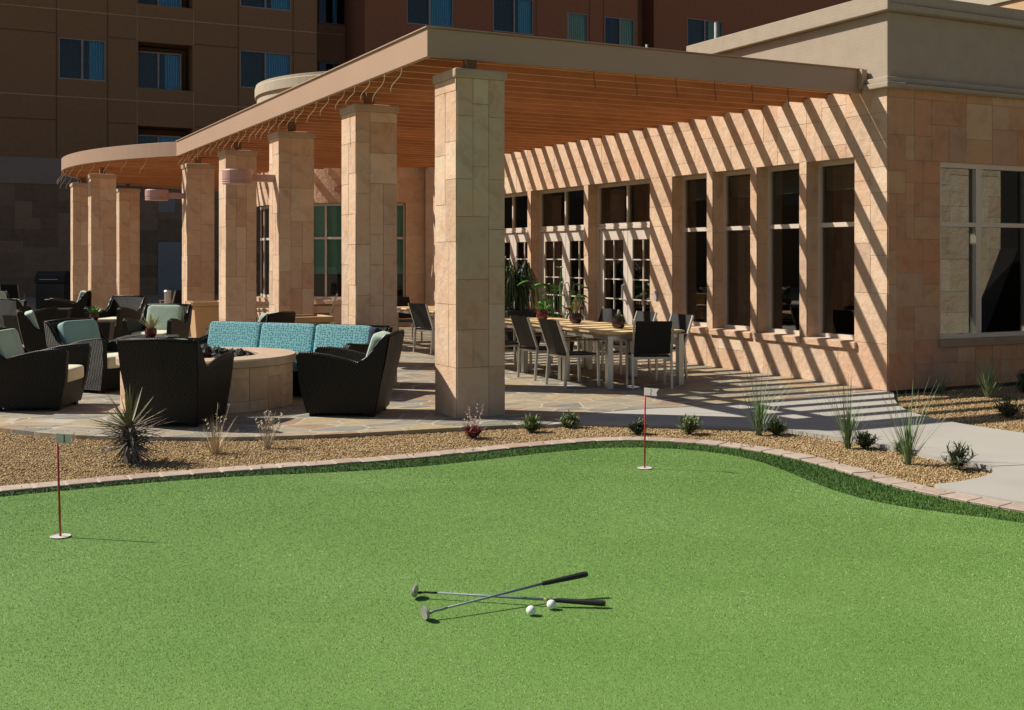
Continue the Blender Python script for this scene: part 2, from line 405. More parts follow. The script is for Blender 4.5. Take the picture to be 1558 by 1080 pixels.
# ------------------------------------------------------------------ ashlar and openings
def lines(a, b, step, cuts):
    pts = sorted(set([a, b] + [q for q in cuts if a < q < b])); out = []
    for p, q in zip(pts, pts[1:]):
        k = max(1, round((q - p) / step)); out += [p + (q - p) * i / k for i in range(k)]
    return out + [b]
def ashlar(mb, O, U, V, N, w_, h_, holes=(), su=.13, sv=.12, mu=(2, 4), mv=(2, 4), rnd=None, proud=.006, tone=None, curve=None):
    rnd = rnd or random
    O, U, V, N = map(Vector, (O, U, V, N))
    us = lines(0, w_, su, [q for hh in holes for q in hh[:2]]); vs2 = lines(0, h_, sv, [q for hh in holes for q in hh[2:]])
    nu, nv = len(us) - 1, len(vs2) - 1
    free = [[True] * nv for _ in range(nu)]
    for i in range(nu):
        for j in range(nv):
            cu, cv = (us[i] + us[i + 1]) / 2, (vs2[j] + vs2[j + 1]) / 2
            if any(a < cu < b and c < cv < d for a, b, c, d in holes): free[i][j] = False
    def pt(u, v, n):
        if curve: return curve(u, v, n)
        return O + U * u + V * v + N * n
    for i in range(nu):
        for j in range(nv):
            if free[i][j]:
                mb.cur = 1
                mb.face([pt(us[i], vs2[j], 0), pt(us[i + 1], vs2[j], 0), pt(us[i + 1], vs2[j + 1], 0), pt(us[i], vs2[j + 1], 0)])
    mb.cur = 0
    g = .0021
    for j in range(nv):
        for i in range(nu):
            if not free[i][j]: continue
            W_ = rnd.randint(*mu); H_ = rnd.randint(*mv)
            k = 0
            while k < W_ and i + k < nu and free[i + k][j]: k += 1
            # avoid one-unit leftovers
            if i + k < nu and free[i + k][j] and (i + k + 1 >= nu or not free[i + k + 1][j]): k += 1
            hcount = 1
            while hcount < H_ and j + hcount < nv and all(free[i + q][j + hcount] for q in range(k)): hcount += 1
            for q in range(k):
                for r in range(hcount): free[i + q][j + r] = False
            u0, u1, v0, v1 = us[i] + g, us[i + k] - g, vs2[j] + g, vs2[j + hcount] - g
            t_ = rnd.random() if tone is None else tone(rnd)
            n_ = proud + rnd.random() * .004
            seg = max(1, k) if curve else 1
            for q in range(seg):
                a_ = u0 + (u1 - u0) * q / seg; b_ = u0 + (u1 - u0) * (q + 1) / seg
                mb.face([pt(a_, v0, n_), pt(b_, v0, n_), pt(b_, v1, n_), pt(a_, v1, n_)], t_)
                mb.face([pt(a_, v0, 0), pt(b_, v0, 0), pt(b_, v0, n_), pt(a_, v0, n_)], t_)
                mb.face([pt(a_, v1, n_), pt(b_, v1, n_), pt(b_, v1, 0), pt(a_, v1, 0)], t_)
            mb.face([pt(u0, v0, 0), pt(u0, v0, n_), pt(u0, v1, n_), pt(u0, v1, 0)], t_)
            mb.face([pt(u1, v0, n_), pt(u1, v0, 0), pt(u1, v1, 0), pt(u1, v1, n_)], t_)
def wallgrid(mb, O, U, V, w_, h_, holes=(), depth=0, N=(0, 0, 0)):
    O, U, V, N = map(Vector, (O, U, V, N))
    us = lines(0, w_, 1e9, [q for hh in holes for q in hh[:2]]); vs2 = lines(0, h_, 1e9, [q for hh in holes for q in hh[2:]])
    for i in range(len(us) - 1):
        for j in range(len(vs2) - 1):
            cu, cv = (us[i] + us[i + 1]) / 2, (vs2[j] + vs2[j + 1]) / 2
            if any(a < cu < b and c < cv < d for a, b, c, d in holes): continue
            mb.face([O + U * u + V * v for u, v in ((us[i], vs2[j]), (us[i + 1], vs2[j]), (us[i + 1], vs2[j + 1]), (us[i], vs2[j + 1]))])
    if depth:
        for a, b, c, d in holes:
            q = [O + U * u + V * v for u, v in ((a, c), (b, c), (b, d), (a, d))]
            for k in range(4):
                mb.face([q[k], q[(k + 1) % 4], q[(k + 1) % 4] - N * depth, q[k] - N * depth])

# ================================================================== GROUND
def chaikin(pts, it=2):
    for _ in range(it):
        o = [pts[0]]
        for a, b in zip(pts, pts[1:]):
            o += [(a[0] * .75 + b[0] * .25, a[1] * .75 + b[1] * .25), (a[0] * .25 + b[0] * .75, a[1] * .25 + b[1] * .75)]
        pts = o + [pts[-1]]
    return pts
def sheet(name, poly, z, mat, skirt=0.0, kind='structure'):
    mb = MB(); mb.face([(x, y, z) for x, y in poly])
    if skirt:
        for k in range(len(poly)):
            a, b = poly[k], poly[(k + 1) % len(poly)]
            mb.face([(*a, z), (*b, z), (*b, z - skirt), (*a, z - skirt)])
    o = mb.build(name, mat, fixn=False)
    bm = bmesh.new(); bm.from_mesh(o.data)
    bmesh.ops.triangulate(bm, faces=[f for f in bm.faces if len(f.verts) > 4])
    for f in bm.faces:
        if abs(f.normal.z) > .5 and f.normal.z < 0: f.normal_flip()
    bm.to_mesh(o.data); bm.free()
    o['kind'] = kind; return o
sheet('ground', [(-150, -150), (150, -150), (150, 200), (-150, 200)], -.12, M['sand'])

brick_in = chaikin([(-4, 7.4), (-1.5, 8.02), (.44, 8.15), (1.3, 8.18), (2.15, 8.14), (3.12, 8.07), (3.7, 8.09), (4.28, 8.14), (4.9, 8.15), (5.28, 8.02), (5.62, 7.7), (5.84, 7.15), (5.86, 6.66), (5.80, 6.15), (5.74, 5.7), (5.735, 5.4), (5.77, 5.08), (5.85, 4.7), (6.1, 4.0), (6.7, 3.0), (7.8, 2.0)])
def offset(line, d):
    out = []
    for k, p in enumerate(line):
        a = Vector(line[max(k - 1, 0)]); b = Vector(line[min(k + 1, len(line) - 1)]); t_ = (b - a).normalized()
        out.append((p[0] - t_.y * d, p[1] + t_.x * d))
    return out
brick_out = offset(brick_in, .175)
fringe_in = chaikin([(-4, 7.27), (-1.5, 7.9), (.43, 8.03), (1.24, 8.07), (1.7, 8.05), (2.12, 7.98), (2.56, 7.86), (3.03, 7.79), (3.55, 7.79), (4.16, 7.88), (4.76, 7.90), (5.07, 7.80), (5.3, 7.62), (5.48, 7.38), (5.575, 7.05), (5.56, 6.75), (5.48, 6.4), (5.36, 5.97), (5.29, 5.6), (5.31, 5.28), (5.42, 5.0), (5.58, 4.7), (5.85, 4.0), (6.4, 2.9), (7.5, 1.8)])
close_ = [(9, 0), (9, -8), (-9, -8), (-9, 6)]
TZ = -.035
turf_poly = fringe_in + close_
sheet('putting_green', turf_poly, TZ, M['turfbase'])
fringe_poly = fringe_in + brick_in[::-1]
sheet('turf_fringe', fringe_poly, TZ - .004, M['fringebase'])
# edging of pink pavers, one strip of set bricks
mb = MB(); rnd = random.Random(3)
acc = []
for a, b in zip(brick_in, brick_in[1:]): acc.append(math.dist(a, b))
def along(line, s_):
    k = 0
    while k < len(acc) - 1 and s_ > acc[k]: s_ -= acc[k]; k += 1
    a, b = Vector(line[k]), Vector(line[k + 1]); return a + (b - a) * min(1, s_ / max(acc[k], 1e-6))
tot = sum(acc); s_ = 0; L_ = .205
while s_ + L_ < tot:
    a, b = along(brick_in, s_ + .006), along(brick_in, s_ + L_ - .006)
    c_, d_ = along(brick_out, s_ + L_ - .006), along(brick_out, s_ + .006)
    zt = -.018 + rnd.uniform(-.003, .003)
    ins = [(p * .98 + (a + b + c_ + d_) / 4 * .02) for p in (a, b, c_, d_)]
    mb.hexa([(*a, -.09), (*b, -.09), (*c_, -.09), (*d_, -.09), (*ins[0], zt), (*ins[1], zt), (*ins[2], zt), (*ins[3], zt)], rnd.random())
    s_ += L_
mb.build('paver_edging', M['paver'], bevel=.006)['kind'] = 'structure'
mbj = MB(); mbj.grid([[(*p, -.022) for p in brick_in], [(*p, -.022) for p in brick_out]])
mbj.build('paver_bedding', plain('pale mortar', (.42, .37, .30), .95))['kind'] = 'structure'

patio_edge = chaikin([(-8, 24), (-3, 18), (-1.2, 14), (.2, 11.7), (.59, 10.99), (1.05, 10.3), (1.68, 9.88), (2.16, 9.6), (2.67, 9.43), (3.1, 9.32), (3.6, 9.26), (4.2, 9.2), (4.75, 9.1), (4.95, 9.02)])
joint = chaikin([(4.95, 9.02), (5.48, 9.40), (5.94, 9.52), (6.48, 9.50), (6.94, 9.43), (7.4, 9.43), (8.5, 9.52), (9.56, 9.6)])
sheet('flagstone_patio', patio_edge + joint[1:] + [(9.56, 22.5), (14, 30), (40, 46), (-20, 46), (-20, 30)], 0, M['flag'], .1)
walk_near = chaikin([(6.81, 5.79), (6.77, 6.21), (6.81, 6.76), (6.80, 7.26), (6.70, 7.66), G(1200, 652), G(1130, 648.5), G(1050, 646), G(950, 644), G(880, 642), (4.95, 9.02)])
bed_end = chaikin([(5.95, 5.50), (6.1, 5.48), (6.4, 5.52), (6.66, 5.62), (6.76, 5.72), (6.81, 5.79)])
far_edge = chaikin([(9.56, 9.42), (8.89, 8.74), (8.45, 8.1), (8.3, 7.46), (8.34, 6.74), (8.6, 5.4), (9.6, 3.2), (11.5, 1.0)])
bo = [p for p in brick_out if p[1] < 5.5 and p[0] > 5.5]
sheet('walkway', bed_end[:-1] + walk_near + joint[1:] + far_edge + bo[::-1], -.004, M['concrete'], .1)
sheet('gravel_bed', [p for p in brick_out if not (p[1] < 5.5 and p[0] > 5.5)] + [(5.95, 5.50)] + bed_end[1:] + walk_near[1:] + patio_edge[::-1], -.046, M['dirt'])
sheet('side_bed', far_edge + [(14, -2), (30, -2), (30, 9.49), (9.57, 9.49)], -.055, M['dirt'])

def pip(P, poly):
    x, y = P[:, 0], P[:, 1]; ins = np.zeros(len(P), bool); n_ = len(poly); j = n_ - 1
    for i in range(n_):
        xi, yi = poly[i]; xj, yj = poly[j]
        c_ = ((yi > y) != (yj > y))
        with np.errstate(divide='ignore', invalid='ignore'):
            xx = (xj - xi) * (y - yi) / (yj - yi + 1e-12) + xi
        ins ^= c_ & (x < xx); j = i
    return ins
def visible(P, m_=240):
    X = CT * P[:, 0] - ST * P[:, 1]; D = ST * P[:, 0] + CT * P[:, 1]
    D2 = np.maximum(D, .1); px = 779 + F * X / D2; py = HOR + F * 1.54 / D2
    return (D > .5) & (px > -m_) & (px < 1558 + m_) & (py < 1080 + m_ * 1.5)
def np_mesh(name, V_, Fi, k, tones, mat, smooth=False):
    me = bpy.data.meshes.new(name); nf = len(Fi) // k
    me.vertices.add(len(V_)); me.vertices.foreach_set('co', V_.astype(np.float32).ravel())
    me.loops.add(len(Fi)); me.loops.foreach_set('vertex_index', Fi.astype(np.int32))
    me.polygons.add(nf); me.polygons.foreach_set('loop_start', np.arange(0, nf * k, k, dtype=np.int32))
    try: me.polygons.foreach_set('loop_total', np.full(nf, k, dtype=np.int32))
    except Exception: pass
    me.update(calc_edges=True)
    at = me.attributes.new('tone', 'FLOAT', 'FACE'); at.data.foreach_set('value', tones.astype(np.float32))
    me.materials.append(mat); o = bpy.data.objects.new(name, me); COL.objects.link(o)
    o['kind'] = 'stuff'; return o
def scatter(poly, dens, bbox):
    n_ = int(dens * (bbox[2] - bbox[0]) * (bbox[3] - bbox[1]))
    P = np.random.rand(n_, 2) * [bbox[2] - bbox[0], bbox[3] - bbox[1]] + [bbox[0], bbox[1]]
    P = P[visible(P)]; return P[pip(P, poly)]
def blades(name, P, z, hmin, hmax, wd, lean, mat, tone_pow=1.0):
    n_ = len(P); a = np.random.rand(n_) * 2 * PI; h = hmin + np.random.rand(n_) * (hmax - hmin)
    la = np.random.rand(n_) * 2 * PI; ll = np.random.rand(n_) * lean
    D = np.hypot(P[:, 0], P[:, 1]); ww = wd * (0.7 + .12 * D) * (0.7 + .6 * np.random.rand(n_))
    V_ = np.zeros((n_, 3, 3))
    V_[:, 0, 0] = P[:, 0] - np.cos(a) * ww / 2; V_[:, 0, 1] = P[:, 1] - np.sin(a) * ww / 2
    V_[:, 1, 0] = P[:, 0] + np.cos(a) * ww / 2; V_[:, 1, 1] = P[:, 1] + np.sin(a) * ww / 2
    V_[:, 2, 0] = P[:, 0] + np.cos(la) * ll; V_[:, 2, 1] = P[:, 1] + np.sin(la) * ll
    V_[:, :2, 2] = z; V_[:, 2, 2] = z + h
    pt = np.sin(P[:, 0] * 1.9 + 1.3 * np.sin(P[:, 1] * 1.3)) * np.sin(P[:, 1] * 2.3 + 1.1 * np.sin(P[:, 0] * 1.7 + 2)) + .6 * np.sin(P[:, 0] * 5.3 + P[:, 1] * 3.1 + 2 * np.sin(P[:, 1] * 2.7))
    t_ = np.clip(np.random.rand(n_) + .12 * pt, 0, 1)
    t_ = np.where(np.random.rand(n_) < .035, 1.0, t_ * .93)
    return np_mesh(name, V_.reshape(-1, 3), np.arange(n_ * 3), 3, t_, mat)
P = scatter(turf_poly, 44000, (-3, 1.8, 8, 8.2))
blades('turf_grass', P, TZ - .001, .002, .0060, .0017, .0060, M['turfblade'])
P = scatter(fringe_poly, 42000, (-2, 2.5, 7, 8.3))
blades('fringe_grass', P, TZ - .005, .008, .020, .0034, .014, M['fringeblade'])
def pebbles(name, P, z):
    n_ = len(P); oc = np.array([(1, 0, 0), (.3, .95, .1), (-.8, .6, 0), (-.8, -.6, 0), (.3, -.95, .1), (.1, .1, .8), (0, 0, -.5)], float)
    s_ = .0048 + .0068 * np.random.rand(n_, 1, 1) ** 1.6
    V_ = oc[None] * (1 + .35 * (np.random.rand(n_, 7, 3) - .5)) * s_
    a = np.random.rand(n_) * 2 * PI; c_, d_ = np.cos(a)[:, None], np.sin(a)[:, None]
    tx = (np.random.rand(n_) - .5)[:, None] * .9
    x, y, zz = V_[..., 0], V_[..., 1] * .8, V_[..., 2]
    y, zz = y * np.cos(tx) - zz * np.sin(tx), y * np.sin(tx) + zz * np.cos(tx)
    V2 = np.stack([c_ * x - d_ * y + P[:, :1], d_ * x + c_ * y + P[:, 1:], zz + z + (np.random.rand(n_) * .008)[:, None]], -1)
    fc = np.array([(0, 1, 5), (1, 2, 5), (2, 3, 5), (3, 4, 5), (4, 0, 5), (1, 0, 6), (2, 1, 6), (3, 2, 6), (4, 3, 6), (0, 4, 6)])
    Fi = (np.arange(n_)[:, None, None] * 7 + fc[None]).ravel()
    t_ = np.repeat(np.random.rand(n_), 10)
    return np_mesh(name, V2.reshape(-1, 3), Fi, 3, t_, M['pebble'])
bed_poly = [p for p in brick_out if not (p[1] < 5.5 and p[0] > 5.5)] + [(5.95, 5.50)] + bed_end[1:] + walk_near[1:] + patio_edge[::-1]
pebbles('gravel', scatter(bed_poly, 7800, (-1, 5.4, 7.1, 12)), -.042)
stray = pebbles('stray_gravel', scatter(brick_out + brick_in[::-1], 55, (-1, 5.0, 7.1, 8.6)), -.012)
pebbles('stray_gravel', scatter([(p[0], p[1]) for p in patio_edge] + [(p[0] + .1, p[1] + .22) for p in patio_edge[::-1]], 30, (-1, 8.8, 5.2, 12)), .004)
mb = MB(); mb.bar((6.80, 5.775, -.003), (8.62, 5.30, -.003), .010, .003); mb.build('walkway_joint', M['dirt'])['kind'] = 'structure'
side_poly = far_edge + [(14, -2), (30, -2), (30, 9.49), (9.57, 9.49)]
pebbles('side_gravel', scatter(side_poly, 5000, (8, 4.5, 13, 9.5)), -.049)

# ================================================================== LOW STONE BUILDING
XW, YC = 9.557, 9.505
WT = 3.42      # stone height
bld = empty('stone_building', (XW, YC, 0), label='low sandstone building with tall narrow windows, French doors and a taupe parapet', cat='building')
def local(o): o.location = Vector(o.location) - bld.location; return o
wins = [(12.82, 13.64), (11.89, 12.69), (10.95, 11.76), (10.01, 10.82)]
doors = [(14.21, 15.98), (16.12, 17.95), (18.08, 19.92)]
holes = [(a - YC, b - YC, .52, 2.645) for a, b in wins] + [(a - YC, b - YC, .0, 2.655) for a, b in doors]
mb = MB(); rr = random.Random(11)
ashlar(mb, (XW, YC, 0), (0, 1, 0), (0, 0, 1), (-1, 0, 0), 22.75 - YC, WT, holes, rnd=rr, su=.14, sv=.14)
DEP = .23
for (a, b, c_, d_) in holes:
    y0, y1 = YC + a, YC + b
    ashlar(mb, (XW + .002, y1, c_), (1, 0, 0), (0, 0, 1), (0, -1, 0), DEP, d_ - c_, su=.3, sv=.16, mu=(1, 1), mv=(2, 4), rnd=rr, proud=.002)
    ashlar(mb, (XW + .002, y0, c_), (1, 0, 0), (0, 0, 1), (0, 1, 0), DEP, d_ - c_, su=.3, sv=.16, mu=(1, 1), mv=(2, 4), rnd=rr, proud=.002)
    mb.cur = 0; mb.face([(XW, y0, d_), (XW, y1, d_), (XW + DEP, y1, d_), (XW + DEP, y0, d_)], .4)
    if c_ > .1: mb.face([(XW, y0, c_), (XW, y1, c_), (XW + DEP, y1, c_), (XW + DEP, y0, c_)], .4)
local(mb.build('wall', [M['stone'], M['joint']], bld, loc=(0, 0, 0), fixn=False))
RX0, RX1 = 10.36, 13.06
mb = MB(); rr = random.Random(5)
ashlar(mb, (XW, YC, 0), (1, 0, 0), (0, 0, 1), (0, -1, 0), 10, WT, [(RX0 - XW, RX1 - XW, .55, 2.585)], rnd=rr, su=.14, sv=.13, mu=(1, 3), mv=(2, 3))
for x in (RX0, RX1):
    mb.cur = 0; mb.face([(x, YC, .55), (x, YC + .1, .55), (x, YC + .1, 2.585), (x, YC, 2.585)], .5)
mb.face([(RX0, YC, 2.585), (RX1, YC, 2.585), (RX1, YC + .1, 2.585), (RX0, YC + .1, 2.585)], .5)
mb.face([(RX0, YC, .55), (RX1, YC, .55), (RX1, YC + .1, .55), (RX0, YC + .1, .55)], .5)
local(mb.build('wall', [M['red_stone'], M['joint']], bld, loc=(0, 0, 0), fixn=False))['label'] = 'shaded side wall clad in rust coloured sandstone'
# parapet, cornice, coping, roof
mb = MB()
PT = 4.24
mb.box((XW + .03, YC + .03, WT + .08), (XW + .3, 26, PT)); mb.box((XW + .3, YC + .03, WT + .08), (20, YC + .3, PT))
local(mb.build('parapet', M['stucco'], bld, loc=(0, 0, 0), bevel=.012))
mb = MB()
mb.box((XW - .06, YC - .06, PT), (XW + .36, 26, PT + .085)); mb.box((XW + .36, YC - .06, PT), (20, YC + .36, PT + .085))
mb.box((XW - .035, YC - .035, PT + .087), (XW + .34, 13.26, PT + .21)); mb.box((XW + .34, YC - .035, PT + .087), (20, YC + .34, PT + .21))
local(mb.build('coping', M['cream'] if False else M['stucco'], bld, loc=(0, 0, 0), bevel=.008))
mb = MB()
for (o_, z0, z1) in ((.085, WT - .045, WT + .02), (.04, WT + .022, WT + .085)):
    mb.box((XW - o_, YC - o_, z0), (XW + .2, 9.80, z1)); mb.box((XW + .2, YC - o_, z0), (20, YC + .2, z1))
local(mb.build('cornice', M['stucco'], bld, loc=(0, 0, 0), bevel=.012))
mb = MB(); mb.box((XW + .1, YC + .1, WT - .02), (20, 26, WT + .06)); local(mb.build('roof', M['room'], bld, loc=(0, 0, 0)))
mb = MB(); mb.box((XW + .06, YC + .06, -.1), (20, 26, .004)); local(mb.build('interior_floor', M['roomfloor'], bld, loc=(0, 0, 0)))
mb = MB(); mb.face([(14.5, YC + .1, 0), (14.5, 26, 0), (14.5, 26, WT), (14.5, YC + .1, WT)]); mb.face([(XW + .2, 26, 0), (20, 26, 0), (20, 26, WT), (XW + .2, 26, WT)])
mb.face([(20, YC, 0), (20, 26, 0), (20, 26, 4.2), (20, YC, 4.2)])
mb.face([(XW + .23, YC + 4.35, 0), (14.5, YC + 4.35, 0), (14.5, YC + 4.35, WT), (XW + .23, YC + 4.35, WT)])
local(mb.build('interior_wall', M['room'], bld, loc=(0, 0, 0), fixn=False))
# upper storey block seen over the right parapet
mb = MB(); mb.box((14, 9.95, WT), (20, 13.9, 5.2)); local(mb.build('upper_wall', M['peach'], bld, loc=(0, 0, 0)))
mb = MB(); mb.box((13.96, 9.91, 5.2), (20, 13.94, 6.6)); local(mb.build('upper_parapet', M['cream'], bld, loc=(0, 0, 0)))

def win_yz(y0, y1, z0, z1, x, trans, name='window', mull=()):
    fw = .05
    f = MB()
    f.box((x - .03, y0, z0), (x + .03, y0 + fw, z1)); f.box((x - .03, y1 - fw, z0), (x + .03, y1, z1))
    f.box((x - .03, y0 + fw, z0), (x + .03, y1 - fw, z0 + fw)); f.box((x - .03, y0 + fw, z1 - fw), (x + .03, y1 - fw, z1))
    for t_ in trans: f.box((x - .032, y0 + fw, t_ - .027), (x + .028, y1 - fw, t_ + .027))
    for m_ in mull: f.box((x - .031, m_ - .02, z0 + fw), (x + .029, m_ + .02, z1 - fw))
    fo = local(f.build(name, M['frame'], bld, loc=(0, 0, 0)))
    g = MB(); g.face([(x + .005, y0 + fw, z0 + fw), (x + .005, y1 - fw, z0 + fw), (x + .005, y1 - fw, z1 - fw), (x + .005, y0 + fw, z1 - fw)])
    g.build('glass', M['glass'], fo, fixn=False)
    return fo
XF = XW + .2
for a, b in wins:
    fo = win_yz(a, b, .52, 2.645, XF, (1.88,))
    s = MB(); s.box((XW - .045, a - .04, .435), (XW + .17, b + .04, .515)); s.build('sill', M['stone'], fo, bevel=.008)
    s = MB(); s.box((XF + .06, a + .05, 2.3), (XF + .075, b - .05, 2.58)); s.build('blind', M['hotel_band'], fo)
# transoms and French doors
def leaf(y0, y1, x, par, hinge):
    st = .125; z0, z1 = .012, 1.93
    d = MB()
    d.box((x - .022, y0, z0), (x + .022, y0 + st, z1)); d.box((x - .022, y1 - st, z0), (x + .022, y1, z1))
    d.box((x - .022, y0 + st, z1 - .17), (x + .022, y1 - st, z1)); d.box((x - .022, y0 + st, z0), (x + .022, y1 - st, z0 + .2))
    do = local(d.build('door', M['frame'], bld, loc=(0, 0, 0), bevel=.004))
    g = MB(); g.face([(x + .004, y0 + st, z0 + .2), (x + .004, y1 - st, z0 + .2), (x + .004, y1 - st, z1 - .17), (x + .004, y0 + st, z1 - .17)])
    g.build('glass', M['glass'], do, fixn=False)
    m_ = MB(); ym = (y0 + y1) / 2
    m_.box((x - .016, ym - .009, z0 + .2), (x + .016, ym + .009, z1 - .17))
    for k in range(1, 5):
        zz = z0 + .2 + (z1 - .37 - z0) * k / 5
        m_.box((x - .014, y0 + st, zz - .009), (x + .014, y1 - st, zz + .009))
    m_.build('muntins', M['frame'], do)
    return do
for k, (a, b) in enumerate(doors):
    fo = win_yz(a, b, 1.975, 2.655, XF, (), 'transom_window', ((a + b) / 2,))
    ff = MB(); ff.box((XF - .05, a, 0), (XF + .05, a + .05, 1.973)); ff.box((XF - .05, b - .05, 0), (XF + .05, b, 1.973)); ff.box((XF - .05, a + .05, 1.935), (XF + .05, b - .05, 1.973))
    local(ff.build('door_frame', M['frame'], bld, loc=(0, 0, 0)))
    ym = (a + b) / 2
    l1 = leaf(a + .055, ym - .004, XF, bld, 0); l2 = leaf(ym + .004, b - .055, XF, bld, 1)
    for dd, yy in ((l2, ym + .07), (l1, ym - .07)):
        if k == 0 and dd is l1: continue
        hb = MB(); hb.tube([(XF - .02, yy, .84), (XF - .065, yy, .84), (XF - .09, yy, .86), (XF - .09, yy, 1.04), (XF - .065, yy, 1.06), (XF - .02, yy, 1.06)] if k else [(XF - .02, yy + .0, .82), (XF - .07, yy, .82), (XF - .085, yy, .835), (XF - .085, yy, 1.045), (XF - .07, yy, 1.06), (XF - .02, yy, 1.06)], .013, 8)
        hb.build('handle', M['white'], dd, smooth=True)
# wide window on the shaded side
f = MB(); y = YC + .06; x0, x1, z0, z1 = RX0, RX1, .55, 2.585; fw = .06
mulls = [11.015, 11.9]
f.box((x0, y - .04, z0), (x0 + fw * .7, y + .04, z1)); f.box((x1 - fw, y - .04, z0), (x1, y + .04, z1))
f.box((x0 + fw * .7, y - .04, z0), (x1 - fw, y + .04, z0 + .05)); f.box((x0 + fw * .7, y - .04, z1 - .06), (x1 - fw, y + .04, z1))
for m_ in mulls: f.box((m_ - .045, y - .043, z0 + .05), (m_ + .045, y + .037, z1 - .06))
xs = [x0 + fw * .7] + [q for m_ in mulls for q in (m_ - .045, m_ + .045)] + [x1 - fw]
for q in range(0, len(xs), 2): f.box((xs[q], y - .041, 1.845), (xs[q + 1], y + .035, 1.895))
fo = local(f.build('window', M['frame'], bld, loc=(0, 0, 0)))
fo['label'] = 'wide cream framed window on the shaded side, mirroring a stone wall'
g = MB(); g.face([(x0, y + .01, z0), (x1, y + .01, z0), (x1, y + .01, z1), (x0, y + .01, z1)]); g.build('glass', M['mglass'], fo, fixn=False)
s = MB(); s.box((x0 - .02, YC - .035, .455), (x1 + .02, YC + .02, .545)); s.build('sill', M['joint'], fo, bevel=.008)
# small fittings on the wall
for (y, z, w_, h_, nm, lb) in ((14.03, .93, .07, .12, 'card_reader', 'small grey card reader beside the French doors'), (13.42, .36, .07, .11, 'outlet_box', 'small grey outlet box low on the wall under the left window')):
    b_ = MB(); b_.box((XW - .035, y - w_ / 2, z - h_ / 2), (XW + .0, y + w_ / 2, z + h_ / 2)); o = b_.build(nm, M['plastic'], bevel=.006); tag(o, lb, 'fitting')
# reflected garden wall across the bed, seen mirrored in the side window
mb = MB(); rr = random.Random(21)
mb.cur = 0
ashlar(mb, (26, 6.6, 0), (-1, 0, 0), (0, 0, 1), (0, 1, 0), 12.5, 4.2, rnd=rr, su=.2, sv=.16, mu=(2, 4), mv=(2, 3))
ashlar(mb, (13.5, 6.2, 0), (0, 1, 0), (0, 0, 1), (-1, 0, 0), .4, 4.2, rnd=rr, su=.2, sv=.16)
mb.cur = 0; mb.face([(13.5, 6.2, 0), (26, 6.2, 0), (26, 6.2, 4.2), (13.5, 6.2, 4.2)]); mb.face([(13.5, 6.2, 4.2), (26, 6.2, 4.2), (26, 6.6, 4.2), (13.5, 6.6, 4.2)])
M['buff'] = stone('buff stone', [(0, (.50, .44, .32)), (.5, (.62, .55, .41)), (.8, (.55, .45, .30)), (1, (.66, .60, .47))])
o = mb.build('garden_wall', [M['buff'], M['joint']], fixn=False); tag(o, 'pale stone wall mirrored in the wide side window', 'wall')

mb = MB(); mb.prism([(13.42, 0), (14.28, 1.62), (14.28, 4.3), (18, 4.3), (18, 0)], 1, 7.2, 7.5)  # added out of view: black shape that gives the mirrored wall its diagonal shadow
tag(mb.build('shadow_wedge', M['black'], fixn=True), 'added dark wedge standing in for the shadow mirrored in the right pane of the side window', 'block')
# ---------------- round stair tower (drum)
DC, DR = Vector((10.0, 26.0)), 3.16
drum = empty('round_tower', (DC.x, DC.y, 0), label='round sandstone tower rising behind the pergola with a cream rim', cat='tower')
def dang(px):     # world angle on the drum hit by a photo column
    r = (px - 779) / F; dx, dy = CT * r + ST, -ST * r + CT; n_ = math.hypot(dx, dy); dx /= n_; dy /= n_
    b = dx * DC.x + dy * DC.y; cc = DC.length_squared - DR * DR; t_ = b - math.sqrt(max(b * b - cc, 0))
    return math.atan2(dy * t_ - DC.y, dx * t_ - DC.x)
def A(px): return dang(px) % (2 * PI)
a_lo, a_hi = R(170), R(300)
wspans = sorted([tuple(sorted((A(389.5), A(412)))), tuple(sorted((A(466), A(617))))])
def dcurve(u, v, n): 
    a = a_lo + u / DR; return Vector(((DR + n) * math.cos(a), (DR + n) * math.sin(a), v))
mb = MB(); rr = random.Random(8)
hs = [((p - a_lo) * DR, (q - a_lo) * DR, .57, 2.65) for p, q in wspans]
ashlar(mb, (0, 0, 0), (1, 0, 0), (0, 0, 1), (0, 0, 0), (a_hi - a_lo) * DR, 3.7, hs, su=.14, sv=.14, rnd=rr, curve=dcurve)
mb.build('wall', [M['stone'], M['joint']], drum, fixn=False)
mb = MB(); mb.lathe([(DR - .02, 3.7), (DR - .02, 5.20)], 96); mb.build('upper_wall', M['cream'], drum, smooth=True)
mb = MB(); mb.lathe([(DR - .3, 5.20), (DR + .03, 5.20), (DR + .03, 5.41), (DR + .01, 5.42), (DR + .01, 5.48), (DR - .3, 5.48)], 96); mb.build('coping', M['cream'], drum, bevel=.005)
mb = MB(); mb.lathe([(DR - .5, 0), (DR - .5, 3.6)], 48); mb.build('interior_wall', M['room'], drum, fixn=False)
def dp(a, r, z): return (r * math.cos(a), r * math.sin(a), z)
def arcbox(mb, a0, a1, r0, r1, z0, z1, n=8):
    for k in range(n):
        p, q = a0 + (a1 - a0) * k / n, a0 + (a1 - a0) * (k + 1) / n
        mb.hexa([dp(p, r0, z0), dp(p, r1, z0), dp(q, r1, z0), dp(q, r0, z0), dp(p, r0, z1), dp(p, r1, z1), dp(q, r1, z1), dp(q, r0, z1)])
